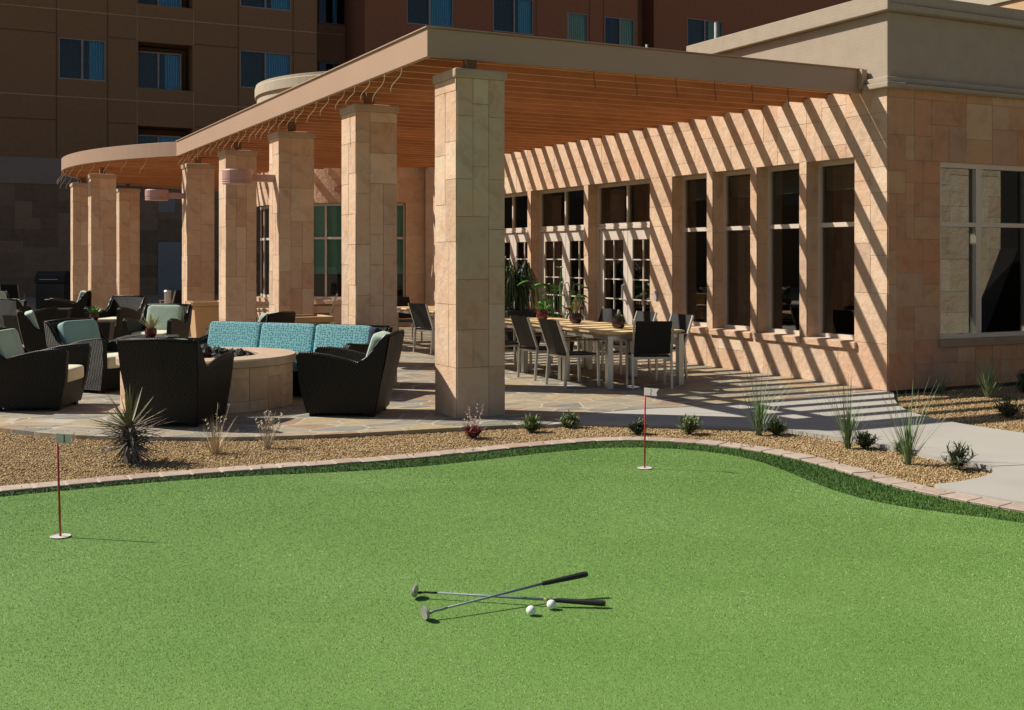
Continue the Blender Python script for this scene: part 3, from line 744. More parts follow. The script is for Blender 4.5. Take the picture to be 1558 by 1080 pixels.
for idx, (p, q) in enumerate(wspans):
    nb = 1 if idx == 1 else 4
    f = MB(); r0, r1 = DR - .16, DR - .1; e = .04 / DR
    for zz in ((.57, .63), (2.59, 2.65), (1.87, 1.92)): arcbox(f, p, q, r0 - (.002 if zz[0] > 1.8 and zz[0] < 2 else 0), r1, *zz)
    if (q - p) > .5: ms = [p + e / 2, A(492), A(528), A(566), q - e / 2]
    else: ms = [p + e / 2, (p + q) / 2, q - e / 2]
    for m_ in ms: arcbox(f, m_ - e / 2, m_ + e / 2, r0 + .003, r1 + .003, .63, 2.59, 1)
    fo = f.build('window', M['frame'], drum)
    g = MB(); g.grid([[dp(p + (q - p) * k / 16, DR - .125, z) for k in range(17)] for z in (.6, 2.62)]); g.build('glass', M['hglass'], fo, fixn=False)
    b_ = MB(); arcbox(b_, p, q, DR - .24, DR - .22, 1.12, 2.64, 16)
    if idx == 1 or (q - p) > .5: b_.build('blind', M['blind'], fo)
    s = MB(); arcbox(s, p - .02, q + .02, DR - .1, DR + .06, .47, .565, 12); s.build('sill', M['stone'], fo, bevel=.006)
a_ = A(515); mb = MB(); mb.lathe([(.0, .06), (.07, .04), (.09, -.02), (.06, -.05), (0, -.055)], 16)
o = mb.build('wall_sconce', M['lamp'], smooth=True, loc=(DC.x + (DR + .06) * math.cos(a_), DC.y + (DR + .06) * math.sin(a_), 2.95)); tag(o, 'small reddish dome sconce above the teal tower windows', 'light')

# ================================================================== PERGOLA
XF0, YF0 = 4.167, 9.884
ZB, ZT = 3.362, 3.628
RC, RR = Vector((10.0, 26.3)), 7.35
perg = empty('pergola', (XF0, YF0, 0), label='brown slatted pergola with a tan steel fascia and a round far end', cat='pergola')
def pl(o): o.location = Vector(o.location) - perg.location; return o
yj = RC.y - math.sqrt(RR ** 2 - (RC.x - XF0) ** 2)
mb = MB()
mb.box((XF0, YF0, ZB), (XF0 + .045, yj, ZT)); mb.box((XF0 + .045, YF0, ZB), (XW - .003, YF0 + .045, ZT))
mb.box((XF0 - .02, YF0 - .02, ZT), (XF0 + .10, yj - .02, ZT + .014)); mb.box((XF0 + .10, YF0 - .02, ZT), (XW - .003, YF0 + .10, ZT + .014))
aj = math.atan2(yj - RC.y, XF0 - RC.x) % (2 * PI)
def ra(a, r, z): return (RC.x + r * math.cos(a), RC.y + r * math.sin(a), z)
N_ = 72; a_end = R(95)
rows_o = [[ra(aj + (a_end - aj) * k / N_, RR, z) for z in (ZB, ZT)] for k in range(N_ + 1)]
rows_i = [[ra(aj + (a_end - aj) * k / N_, RR - .045, z) for z in (ZT, ZB)] for k in range(N_ + 1)]
mb.grid([a_ + b_ + [a_[0]] for a_, b_ in zip(rows_o, rows_i)])
pl(mb.build('fascia', M['fascia'], perg, loc=(0, 0, 0), bevel=.004))
# end bracket at the building
mb = MB(); mb.box((XW - .08, YF0 - .07, ZB + .05), (XW - .002, YF0 - .001, ZT - .002)); pl(mb.build('end_bracket', M['fascia'], perg, loc=(0, 0, 0), bevel=.006))
mb = MB(); rr = random.Random(4)
ny = 0; y = YF0 + .20
slat_ys = []
while y < RC.y + RR - .3:
    x0 = XF0 + .047
    if y > yj:
        x0 = RC.x - math.sqrt(max((RR - .05) ** 2 - (y - RC.y) ** 2, 0))
    x1 = XW - .004
    dy = y - DC.y
    if abs(dy) < DR + .02: x1 = min(XW - .004, DC.x - math.sqrt((DR + .02) ** 2 - dy * dy) - .02)
    elif y > DC.y: x1 = 12.0
    if x1 - x0 > .2: mb.box((x0, y - .021, ZB + .012), (x1, y + .021, ZB + .205), rr.random() * .68); mb.t[-6] = 1.0; slat_ys.append(y)  # paler underside: light on the slat bottoms put into the colour
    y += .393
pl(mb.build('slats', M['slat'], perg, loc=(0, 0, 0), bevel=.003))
mb = MB()
mb.box((4.52, YF0 + .05, ZB + .208), (4.68, yj + 2, ZT - .01))
pl(mb.build('beam', M['slat'], perg, loc=(0, 0, 0)))

# hanging cords along the fascia
def cord(kind, x, y, dxy, L, mat, lab, grp):
    pts = []; dx, dy = dxy; sd = random.uniform(-.5, .5)
    for k in range(9):
        t_ = k / 8
        sw = .035 * math.sin(t_ * PI * 1.9)
        q = .40 * L * t_ - .022 * math.sin(2 * PI * t_ + sd) * min(1, 3 * t_)
        pts.append((dx * q, dy * q, -L * t_ * .92))
    mb = MB(); mb.tube(pts, .0048, 5); o = mb.build('hanging_cord', mat, loc=(x, y, ZB + .01), smooth=True); tag(o, lab, 'cord', grp)
rr = random.Random(17)
y = 10.55
while y < yj - .3:
    cord(0, XF0 + .02, y, (-.88, .46), rr.uniform(.24, .33), M['wire'], 'thin pale cord hanging from the straight sunlit pergola edge', 'cords along the straight pergola edge')
    y += rr.choice((.36, .42, .46, .55))
for k in range(13):
    a_ = aj - R(6) - k * R(4.6); p_ = ra(a_, RR - .02, 0)
    cord(0, p_[0], p_[1], (-.88, .46), rr.uniform(.26, .36), M['wire'], 'thin pale cord hanging from the curved pergola end', 'cords along the curved pergola end')
x = 6.0
while x < 8.9:
    cord(0, x, YF0 + .05, (.3, .15), rr.uniform(.2, .26), M['shaded_wire'], 'thin shaded cord hanging under the shaded pergola edge', 'cords under the shaded pergola edge'); x += .5

# ------------------------------------------------------------------ pillars
def pillar(x, y, w_, seed, label):
    p = empty('stone_pillar', (x + w_ / 2, y + w_ / 2, 0), label=label, cat='pillar', group='sandstone pillars under the pergola')
    h_ = w_ / 2; mb = MB(); rr = random.Random(seed); zc = 3.155; i_ = h_ - .008
    kw = dict(su=w_ / 6, sv=.115, mu=(2, 4), mv=(3, 5), rnd=rr)
    ashlar(mb, (-i_, -i_, 0), (1, 0, 0), (0, 0, 1), (0, -1, 0), 2 * i_, zc, **kw)
    ashlar(mb, (-i_, i_, 0), (0, -1, 0), (0, 0, 1), (-1, 0, 0), 2 * i_, zc, **kw)
    ashlar(mb, (i_, -i_, 0), (0, 1, 0), (0, 0, 1), (1, 0, 0), 2 * i_, zc, **kw)
    ashlar(mb, (i_, i_, 0), (-1, 0, 0), (0, 0, 1), (0, 1, 0), 2 * i_, zc, **kw)
    mb.build('shaft', [M['stone'], M['joint']], p, fixn=False)
    c_ = MB(); c_.box((-h_ - .02, -h_ - .02, zc), (h_ + .02, h_ + .02, zc + .09)); c_.build('cap', M['cap'], p, bevel=.018)
    b_ = MB(); b_.box((-.05, -.05, zc + .09), (.05, .05, 3.575)); b_.build('bracket', M['hotel_t'], p)
    return p
XP, PW = 4.377, .506
pill = [(XP, 9.695, 'nearest sandstone pillar at the front corner of the pergola'), (XP, 12.474, 'second sandstone pillar, behind the right wicker armchair'), (XP, 15.664, 'sandstone pillar with the larger pink lamp and a tan planter at its foot'),
        (XP, 18.806, 'sandstone pillar between the two pink lamps'), (XP, 21.897, 'sandstone pillar with the smaller pink lamp, beside the tall tan planter')]
for k, (x, y, lb) in enumerate(pill): pillar(x, y, PW, 30 + k, lb)
for k, (px, D, lb) in enumerate([(138.7, 24.2, 'sandstone pillar under the round pergola end, behind the succulent table'), (111, 27.2, 'leftmost sandstone pillar of the row'), (181.5, 29.4, 'sandstone pillar farthest back at the round pergola end')]):
    x, y = W(px, D); pillar(x, y, PW, 50 + k, lb)
# pink drum lamps
def lamp(y, z, s, lab):
    e = empty('wall_lamp', (XP, y, z), label=lab, cat='lamp', group='pink drum lamps on the pillars')
    b_ = MB(); L = .30 * s; r = .21 * s; h = .10 * s
    b_.lathe([(0, h), (r * .96, h), (r, h * .85), (r, -h * .35), (r * .97, -h * .4), (r * .97, -h * .5), (r, -h * .55), (r, -h * .68), (r * .97, -h * .72), (r * .97, -h * .8), (r, -h * .85), (r, -h), (r * .9, -h), (0, -h * .9)], 32, (-L - r, 0, 0)); b_.build('lamp_drum', M['lamp'], e, smooth=False)
    a_ = MB(); a_.box((-L - r * .2, -.07 * s, -h * .55), (0, .07 * s, h * .45)); a_.build('arm', M['lamp'], e, bevel=.01)
# place by the photo: drum centre columns 383 and 258
lamp(15.664 + .25, 2.60, 1.0, 'larger pink drum lamp on the middle pillar')
lamp(21.897 + .25, 2.645, 1.0, 'smaller looking pink drum lamp farther along the pillar row')

# ================================================================== HOTEL
HY = 46.0
hotel = empty('hotel', (0, HY, 0), label='tall brown hotel block in shade behind the patio', cat='building')
HX0, HX1 = -32.0, 60.0; HT = 22.0
def hwin(x0, x1, z0, z1, y, mat_c, mull=None, dark_left=True, frame=M['frame'], rail=False):
    f = MB(); fw = .05; m_ = (x0 + x1) / 2 if mull is None else mull
    f.box((x0, y - .04, z0), (x0 + fw, y + .04, z1)); f.box((x1 - fw, y - .04, z0), (x1, y + .04, z1))
    f.box((x0 + fw, y - .04, z0), (x1 - fw, y + .04, z0 + fw)); f.box((x0 + fw, y - .04, z1 - fw), (x1 - fw, y + .04, z1))
    f.box((m_ - .035, y - .042, z0 + fw), (m_ + .035, y + .038, z1 - fw))
    fo = f.build('window', M['hframe'], hotel, loc=(0, -HY, 0))
    g = MB(); g.face([(x0, y, z0), (x1, y, z0), (x1, y, z1), (x0, y, z1)]); g.build('glass', M['hglass'], fo, fixn=False)
    xc = m_ + (x1 - m_) * random.choice((0, 0, .08, .25, .3)); c_ = MB(); c_.face([(xc, y + .10, z0), (x1, y + .10, z0), (x1, y + .10, z1), (xc, y + .10, z1)]); c_.build('curtain', mat_c, fo, fixn=False)
    c_ = MB(); c_.face([(x0, y + .13, z0), (xc + .05, y + .13, z0), (xc + .05, y + .13, z1), (x0, y + .13, z1)]); c_.build('screen', M['screen'] if dark_left else mat_c, fo, fixn=False)
M['hframe'] = plain('window frame', (.24, .21, .19), .5)
FH = 3.25
# sections: x0, x1, y plane, material, windows (x0, x1, top z, bottom z, mullion, curtain)
z0L = 4.19
sections = [
    (HX0, 14.45, 46.0, 'hotel_l', [(-8.0 + 0, -6.2, 9.71, 8.15, None, 'curtain'), (-2.2, -.4, 9.71, 8.15, None, 'curtain'), (4.47, 6.16, 9.71, 8.15, None, 'curtain'), (11.27, 13.37, 9.79, 8.27, 12.31, 'curtain')]),
    (14.45, 16.63, 47.5, 'hotel_t', [(14.98, 16.48, 13.1, 11.47, 15.59, 'curtain'), (14.98, 16.48, 9.82, 8.2, 15.59, 'curtain')]),
    (16.18, 29.56, 45.0, 'hotel_m', [(18.04, 20.19, 12.9, 11.28, 19.09, 'curtain'), (22.07, 24.08, 12.9, 11.32, 23.13, 'curtain'), (25.8, 26.89, 12.52, 10.9, 25.84, 'curtain_g'), (27.77, 29.41, 12.52, 10.9, 28.62, 'curtain_g')]),
    (29.56, 31.15, 47.0, 'hotel_t', []),
    (31.15, HX1, 46.0, 'hotel_m', [(33.11, 35.25, 13.14, 11.6, 34.17, 'curtain_g'), (38.5, 40.5, 13.14, 11.6, None, 'curtain_g')])]
for (x0, x1, y, mat, ws) in sections:
    hl = []
    allw = []
    for (a, b, zt, zb, m_, cu) in ws:
        for k in range(-2, 4):
            t_, u_ = zt + k * FH, zb + k * FH
            if u_ < 5.3 or t_ > HT - 1: continue
            if (u_ > 14.5): continue
            allw.append((a, b, u_, t_, m_, cu)); hl.append((a - x0, b - x0, u_, t_))
    balc = []
    if x0 == HX0:
        for k in range(-1, 2): balc.append((7.34, 9.40, 8.0 + k * FH, 9.79 + k * FH))
        hl += [(a - x0, b - x0, c_, d_) for a, b, c_, d_ in balc]
    mb = MB(); base = 5.16 if x0 == HX0 else 0
    wallgrid(mb, (x0, y, 0), (1, 0, 0), (0, 0, 1), x1 - x0, HT, hl, .12, (0, -1, 0))
    mb.build('facade', M[mat], hotel, loc=(0, -HY, 0), fixn=False)
    for (a, b, u_, t_, m_, cu) in allw: hwin(a, b, u_, t_, y + .07, M[cu], m_)
    for (a, b, c_, d_) in balc:
        mb = MB(); yb = y + 1.0
        mb.face([(a, y + .12, c_), (b, y + .12, c_), (b, yb, c_), (a, yb, c_)]); mb.face([(a, y + .12, d_), (b, y + .12, d_), (b, yb, d_), (a, yb, d_)])
        mb.face([(a, y + .12, c_), (a, yb, c_), (a, yb, d_), (a, y + .12, d_)]); mb.face([(b, y + .12, c_), (b, yb, c_), (b, yb, d_), (b, y + .12, d_)])
        mb.face([(a, yb + .2, c_), (b, yb + .2, c_), (b, yb + .2, d_), (a, yb + .2, d_)])
        mb.build('balcony', M['hotel_l'], hotel, loc=(0, -HY, 0), fixn=False)
        hwin(a + .02, b - .35, c_ + .02, d_ - .3, y + .45, M['curtain'], (a + b) / 2 - .2)
# return walls between the sections
for (x, ya, yb) in ((14.45, 46, 47.5), (16.18, 45, 47.6), (29.56, 45, 47), (31.15, 46, 47)):
    mb = MB(); mb.face([(x, ya, 0), (x, yb, 0), (x, yb, HT), (x, ya, HT)])
    mb.build('return_wall', M['hotel_m'], hotel, loc=(0, -HY, 0), fixn=False)
mb = MB(); mb.box((HX0, 48.5, 0), (HX1, 60, HT + .2)); mb.face([(HX0, 45, HT), (HX1, 45, HT), (HX1, 49, HT), (HX0, 49, HT)]); mb.face([(HX0, 46, 0), (HX0, 49, 0), (HX0, 49, HT), (HX0, 46, HT)])
mb.build('back_block', M['seam'], hotel, loc=(0, -HY, 0))
mb = MB(); rr = random.Random(2)
ashlar(mb, (HX0 + 20, 45.97, 0), (1, 0, 0), (0, 0, 1), (0, -1, 0), 26, 4.19, [(8.05 - HX0 - 20, 8.97 - HX0 - 20, 0, 2.08)], su=.3, sv=.22, mu=(2, 5), mv=(2, 4), rnd=rr)
mb.build('stone_base', [M['dark_stone'], M['seam']], hotel, loc=(0, -HY, 0), fixn=False)
mb = MB(); mb.box((HX0, 45.93, 4.19), (14.4, 45.995, 5.16)); mb.build('stone_band', M['hotel_band'], hotel, loc=(0, -HY, 0))
mb = MB(); mb.box((8.07, 45.975, 0), (8.95, 46.04, 2.06)); do = mb.build('door', M['greydoor'], hotel, loc=(0, -HY, 0))
h = MB(); h.tube([(8.18, 45.95, .95), (8.30, 45.95, .95)], .015); h.build('handle', M['chrome'], do)
mb = MB()
mb.box((8.07, 45.94, 3.22), (8.72, 45.965, 3.75))
for k in range(6): mb.box((8.12, 45.93, 3.27 + k * .075), (8.67, 45.945, 3.31 + k * .075))
mb.build('vent', M['greydoor'], hotel, loc=(0, -HY, 0))
mb = MB()
for z in (7.49, 10.74, 13.99): mb.box((HX0, 45.985, z - .018), (14.44, 45.998, z + .018))
for x in (7.3, 9.44): 
    for za, zb in ((5.2, 6.4), (6.58, 7.465), (7.515, 7.95), (9.82, 10.715), (10.765, 11.2)): mb.box((x - .014, 45.983, za), (x + .014, 45.997, zb))
for z in (11.05, 14.3): mb.box((14.5, 47.485, z - .015), (16.1, 47.497, z + .015))
mb.build('score_line', M['score'], hotel, loc=(0, -HY, 0))
mb = MB()
for x in (-2.3, -.3, 4.4, 6.22, 11.2, 13.45):
    for za, zb in ((5.2, 7.46), (7.52, 10.71), (10.77, 13.9)): mb.box((x - .01, 45.984, za), (x + .01, 45.997, zb))
for z in (6.6, 9.85, 13.1): 
    for xa, xb in ((HX0, 4.38), (6.24, 7.27), (9.47, 11.18), (13.47, 14.4)): mb.box((xa, 45.9845, z - .01), (xb, 45.9965, z + .01))
mb.build('seam', M['seam'], hotel, loc=(0, -HY, 0))
mb = MB()
for x in (26.95, 27.7, 24.2):
    mb.box((x - .01, 44.985, 5), (x + .01, 44.998, 15))
mb.build('seam', M['seam'], hotel, loc=(0, -HY, 0))

# ================================================================== FURNITURE
# ---------- lounge armchair (front = local +X)
def chair_body(W2, D0, D1, lab=None):
    pass
def make_lounge():
    e = empty('lounge_chair', (0, 0, 0)); tk = .065
    b_ = MB()
    hw, hwb = .365, .305      # half width at the top and at the floor
    prof = [(-.31, .035), (.34, .035), (.40, .30), (.425, .575), (.40, .595), (.28, .592), (.12, .572), (-.04, .535), (-.16, .50), (-.26, .56), (-.36, .70), (-.425, .765), (-.455, .765), (-.41, .50)]
    def wz(z): return hwb + (hw - hwb) * min(1, z / .6)
    for s in (-1, 1):
        o = [(x, s * wz(z), z) for x, z in prof]; i_ = [(x, s * (wz(z) - tk), z) for x, z in prof]
        b_.face(o); b_.face(i_[::-1])
        for k in range(len(prof)):
            k2 = (k + 1) % len(prof); b_.face([o[k], o[k2], i_[k2], i_[k]])
    # back panel, bowed at the top
    rows = []
    bp = [(-.31, .04), (-.36, .3), (-.41, .5), (-.455, .75)]
    for (x, z) in bp: rows.append([(x - .012, -wz(z) + .004, z), (x - .03, 0, z + (.02 if z > .7 else 0)), (x - .012, wz(z) - .004, z)])
    inn = [[(x + tk, y, z) for x, y, z in r] for r in rows]
    b_.grid(rows); b_.grid([r[::-1] for r in inn]); b_.grid([rows[-1], inn[-1]])
    # seat deck and apron
    b_.hexa([(-.30, -.26, .04), (.345, -.26, .04), (.345, .26, .04), (-.30, .26, .04), (-.30, -.275, .27), (.385, -.275, .27), (.385, .275, .27), (-.30, .275, .27)])
    for sx in (-.27, .29):
        for sy in (-.25, .25): b_.box((sx - .03, sy - .03, 0), (sx + .03, sy + .03, .039))
    b_.build('frame', M['wicker'], e)
    r_ = MB()
    for s in (-1, 1):
        pts = [(.415, s * (wz(.5) - .03), .56)] + [(x, s * (wz(z) - .03), z + .004) for x, z in prof[4:13]]
        r_.tube(pts, .014, 7)
    r_.tube([(-.452, -hw + .02, .765), (-.465, 0, .782), (-.452, hw - .02, .765)], .015, 7)
    r_.build('rim', M['rim'], e, smooth=True)
    s_ = MB(); s_.puff((.055, 0, .335), (.70, .54, .145), .24, n=32, m=18); s_.build('seat_cushion', M['mint'], e, smooth=True)
    bc = MB(); bc.puff((0, 0, 0), (.12, .52, .40), .26, n=32, m=18, mat=Matrix.Translation((-.275, 0, .575)) @ Matrix.Rotation(R(-17), 4, 'Y')); bc.build('back_cushion', M['mint'], e, smooth=True)
    return e
proto = make_lounge()
GR = 'dark wicker armchairs around the fire pit'
spots = [(55, 11.42, (1, .04), 'dark wicker armchair at the left photo edge, nearest the gravel, side on'),
         (150, 12.95, (.88, -.42), 'wicker armchair with teal back cushion between the front two armchairs'),
         (84, 15.5, (.85, .35), 'dark wicker armchair behind the teal cushioned one, seen from its side'),
         (36, 20.0, (.45, .9), 'dark wicker armchair at the far left, back turned to the camera'),
         (0, 23.6, (.75, -.65), 'pale sunlit wicker armchair cut off by the left photo edge'),
         (103, 24.3, (-.95, -.25), 'wicker armchair at the foot of the leftmost pillar, facing left'),
         (176, 20.6, (-.25, -1), 'wicker armchair without a back cushion, behind the succulent table'),
         (240, 16.9, (-.06, -1), 'wicker armchair with plump mint cushions, facing the camera'),
         (272, 10.42, (.13, 1), 'large dark wicker armchair in front of the fire pit, back to the camera'),
         (532, 11.05, (-1, .10), 'dark wicker armchair to the right of the fire pit, facing it'),
         (381, 14.9, (-1, .3), 'wicker armchair half hidden behind the blue sofa')]
for k, (px, D, hd, lb) in enumerate(spots):
    o = proto if k == 0 else copy_tree(proto)
    x, y = W(px, D); o.location = (x, y, 0); o.rotation_euler = (0, 0, ang(*hd)); tag(o, lb, 'armchair', GR)
    for c_ in list(o.children):
        if c_.name.startswith('back_cushion'):
            if k == 1: c_.data = c_.data.copy(); c_.data.materials[0] = M['teal_fab']
            if k == 6: bpy.data.objects.remove(c_)
        elif c_.name.startswith('seat_cushion') and k in (0, 1): c_.data = c_.data.copy(); c_.data.materials[0] = M['cream_fab']
# ---------- sofa
a1 = W(322, 13.75); a2 = W(590, 12.75)
sx, sy = (a1[0] + a2[0]) / 2, (a1[1] + a2[1]) / 2
L = math.dist(a1, a2); dirx = Vector((a2[0] - a1[0], a2[1] - a1[1])).normalized()
rz = math.atan2(-dirx.x, dirx.y) + PI
sofa = empty('sofa', (sx, sy, 0), math.atan2(dirx.y, dirx.x), 'long dark wicker sofa with dotted turquoise cushions behind the fire pit', 'sofa')
# local: +X along the sofa (to the right in the photo), front = -Y
hl = L / 2
b_ = MB()
b_.hexa([(-hl + .06, -.78, .03), (hl - .06, -.78, .03), (hl - .06, -.05, .03), (-hl + .06, -.05, .03), (-hl + .03, -.80, .26), (hl - .03, -.80, .26), (hl - .03, .0, .26), (-hl + .03, .0, .26)])
b_.hexa([(-hl + .03, -.09, .26), (hl - .03, -.09, .26), (hl - .03, 0, .26), (-hl + .03, 0, .26), (-hl, -.02, .71), (hl, -.02, .71), (hl, .075, .71), (-hl, .075, .71)])
prof = [(-.78, .03), (-.06, .03), (.0, .3), (.075, .71), (.0, .71), (-.10, .56), (-.25, .525), (-.55, .55), (-.80, .575), (-.83, .55)]
for s in (-1, 1):
    o_ = [(s * (hl + .02), y, z) for y, z in prof]; i_ = [(s * (hl - .055), y, z) for y, z in prof]
    b_.face(o_); b_.face(i_[::-1])
    for k in range(len(prof)):
        k2 = (k + 1) % len(prof); b_.face([o_[k], o_[k2], i_[k2], i_[k]])
b_.build('frame', M['wicker'], sofa)
r_ = MB(); r_.tube([(-hl, .03, .715), (hl, .03, .715)], .016, 7)
for s in (-1, 1): r_.tube([(s * (hl - .018), y, z + .004) for y, z in prof[4:9]], .015, 7)
r_.build('rim', M['rim'], sofa, smooth=True)
cw = (2 * hl - .20) / 3
for k in range(3):
    cx = -hl + .09 + cw * (k + .5)
    c_ = MB(); c_.puff((cx, -.45, .335), (cw - .008, .70, .155), .17, n=40, m=24); c_.build('seat_cushion', M['dots'], sofa, smooth=True)
    c_ = MB(); c_.puff((0, 0, 0), (cw - .012, .14, .36), .17, n=40, m=24, mat=Matrix.Translation((cx, -.125, .55)) @ Matrix.Rotation(R(-13), 4, 'X')); c_.build('back_cushion', M['dots'], sofa, smooth=True)
c_ = MB(); c_.puff((0, 0, 0), (.10, .16, .34), .3, Matrix.Translation((hl - .10, -.12, .54)) @ Matrix.Rotation(R(-13), 4, 'X')); o = c_.build('end_cushion', M['navy'], sofa, smooth=True)
# ---------- fire pit
fx, fy = W(316.5, 11.72)
pit = empty('fire_pit', (fx, fy, 0), label='round sandstone fire pit with a smooth cap ring', cat='fire pit')
PR = .84
mb = MB(); rr = random.Random(9)
ashlar(mb, (0, 0, 0), (1, 0, 0), (0, 0, 1), (0, 0, 0), 2 * PI * PR, .43, su=.11, sv=.108, mu=(2, 4), mv=(1, 3), rnd=rr, curve=lambda u, v, n: Vector(((PR + n) * math.cos(u / PR), (PR + n) * math.sin(u / PR), v)))
mb.build('wall', [M['stone'], M['joint']], pit, fixn=False)
mb = MB(); mb.lathe([(.52, .36), (.52, .50), (.53, .51), (PR + .035, .51), (PR + .05, .495), (PR + .05, .435), (PR + .035, .425), (PR - .02, .425)], 72); mb.build('cap_ring', M['cap'], pit, smooth=False)
mb = MB(); mb.lathe([(.0, .41), (.55, .41)], 32); mb.build('ember_bed', M['black'], pit)
mb = MB(); rr = random.Random(12)
for k in range(120):
    a_ = rr.random() * 2 * PI; r = .46 * math.sqrt(rr.random()); s_ = rr.uniform(.035, .075)
    z = .43 + max(0, .17 * (1 - r / .5)) * rr.uniform(.5, 1)
    rows = []
    for la in (-80, -25, 25, 75):
        rows.append([(r * math.cos(a_) + s_ * math.cos(R(la)) * math.cos(q * PI / 2.5) * rr.uniform(.6, 1.4), r * math.sin(a_) + s_ * math.cos(R(la)) * math.sin(q * PI / 2.5) * rr.uniform(.6, 1.4), z + s_ * math.sin(R(la)) * rr.uniform(.6, 1.1)) for q in range(5)])
    mb.grid(rows, close=True)
o = mb.build('lava_rocks', M['lava'], loc=(fx, fy, .0)); tag(o, 'heap of black lava rocks inside the fire pit', 'lava rocks', kind='stuff')
# ---------- side tables
def side_table(px, D, wd, hd, lb, rzz):
    x, y = W(px, D); e = empty('side_table', (x, y, 0), rzz, lb, 'side table', 'dark wicker side tables')
    b_ = MB(); h = wd / 2; b_.hexa([(-h + .05, -h + .05, .02), (h - .05, -h + .05, .02), (h - .05, h - .05, .02), (-h + .05, h - .05, .02), (-h, -h, hd - .03), (h, -h, hd - .03), (h, h, hd - .03), (-h, h, hd - .03)]); b_.build('base', M['wicker'], e, bevel=.01)
    t_ = MB(); t_.box((-h - .012, -h - .012, hd - .028), (h + .012, h + .012, hd)); t_.build('top', plain('dark glass top', (.06, .06, .058), .25), e, bevel=.006)
    return e
side_table(142, 18.9, .62, .45, 'dark wicker side table carrying the green succulent', ang(1, .2))
side_table(225, 15.1, .66, .45, 'dark wicker side table carrying the pale agave', ang(1, .1))
side_table(86, 23.0, .5, .46, 'dark wicker side table below the leftmost pillar', ang(1, .2))
# ---------- pots with plants
def pot_plant(px, D, z, lab, r, mat, leafmat, n, ln, spread, wd, seed, off=(0, 0)):
    x, y = W(px, D); e = empty('potted_plant', (x + off[0], y + off[1], z), label=lab, cat='potted plant')
    p = MB(); p.lathe([(0, .002), (r * .62, .0), (r * .86, r * .35), (r, r * .85), (r * .93, r * 1.25), (r * .84, r * 1.42), (r * .9, r * 1.5), (r * .84, r * 1.52), (r * .76, r * 1.4), (0, r * 1.35)], 24); p.build('pot', mat, e, smooth=True)
    l_ = MB(); rr = random.Random(seed)
    for k in range(n):
        a_ = rr.random() * 2 * PI; q = rr.random() ** .7 * spread; d = Vector((math.cos(a_) * math.sin(q), math.sin(a_) * math.sin(q), math.cos(q))); ll = ln * rr.uniform(.7, 1.1)
        b0 = Vector((math.cos(a_) * r * .2, math.sin(a_) * r * .2, r * 1.35))
        pts = [b0 + d * ll * t_ + Vector((0, 0, -.18 * ll * math.sin(q) * t_ * t_)) for t_ in (0, .35, .7, 1)]
        l_.leaf(pts, [wd * .7, wd, wd * .7, .001], Vector((-math.sin(a_), math.cos(a_), 0)), rr.random(), .5)
    l_.build('leaves', leafmat, e, fixn=False); return e
M['succ'] = plain('succulent', (.10, .23, .04), .5, var=.4, vs_=30); M['agv'] = plain('pale agave', (.40, .36, .17), .5, var=.4, vs_=14)
pot_plant(143, 18.85, .45, 'green succulent in a small red pot on a wicker table', .075, M['pot'], M['succ'], 40, .17, 1.2, .018, 1)
pot_plant(229.5, 14.95, .45, 'pale agave in a dark red pot on the near wicker table', .078, M['pot'], M['agv'], 12, .25, .8, .018, 2)
# ---------- planters
def planter(px, D, lb, rzz=0.0):
    x, y = W(px, D); e = empty('planter', (x, y, 0), rzz, lb, 'planter', 'tapered tan planters')
    b_ = MB(); a_, c_ = .215, .275
    b_.hexa([(-a_, -a_, .0), (a_, -a_, 0), (a_, a_, 0), (-a_, a_, 0), (-c_, -c_, .62), (c_, -c_, .62), (c_, c_, .62), (-c_, c_, .62)]); b_.build('body', M['planter'], e, bevel=.01)
    r_ = MB(); o_, q = .315, .25
    for A_, B_ in (((-o_, -o_), (o_, -q)), ((-o_, q), (o_, o_)), ((-o_, -q), (-q, q)), ((q, -q), (o_, q))): r_.box((*A_, .622), (*B_, .70))
    r_.build('rim', M['planter'], e, bevel=.01)
    s_ = MB(); s_.box((-q, -q, .6), (q, q, .655)); s_.build('soil', M['soil'], e)
planter(314, 20.6, 'tall tapered tan planter between two pillars, left of the sofa')
planter(463, 15.5, 'tapered tan planter right behind the blue sofa')

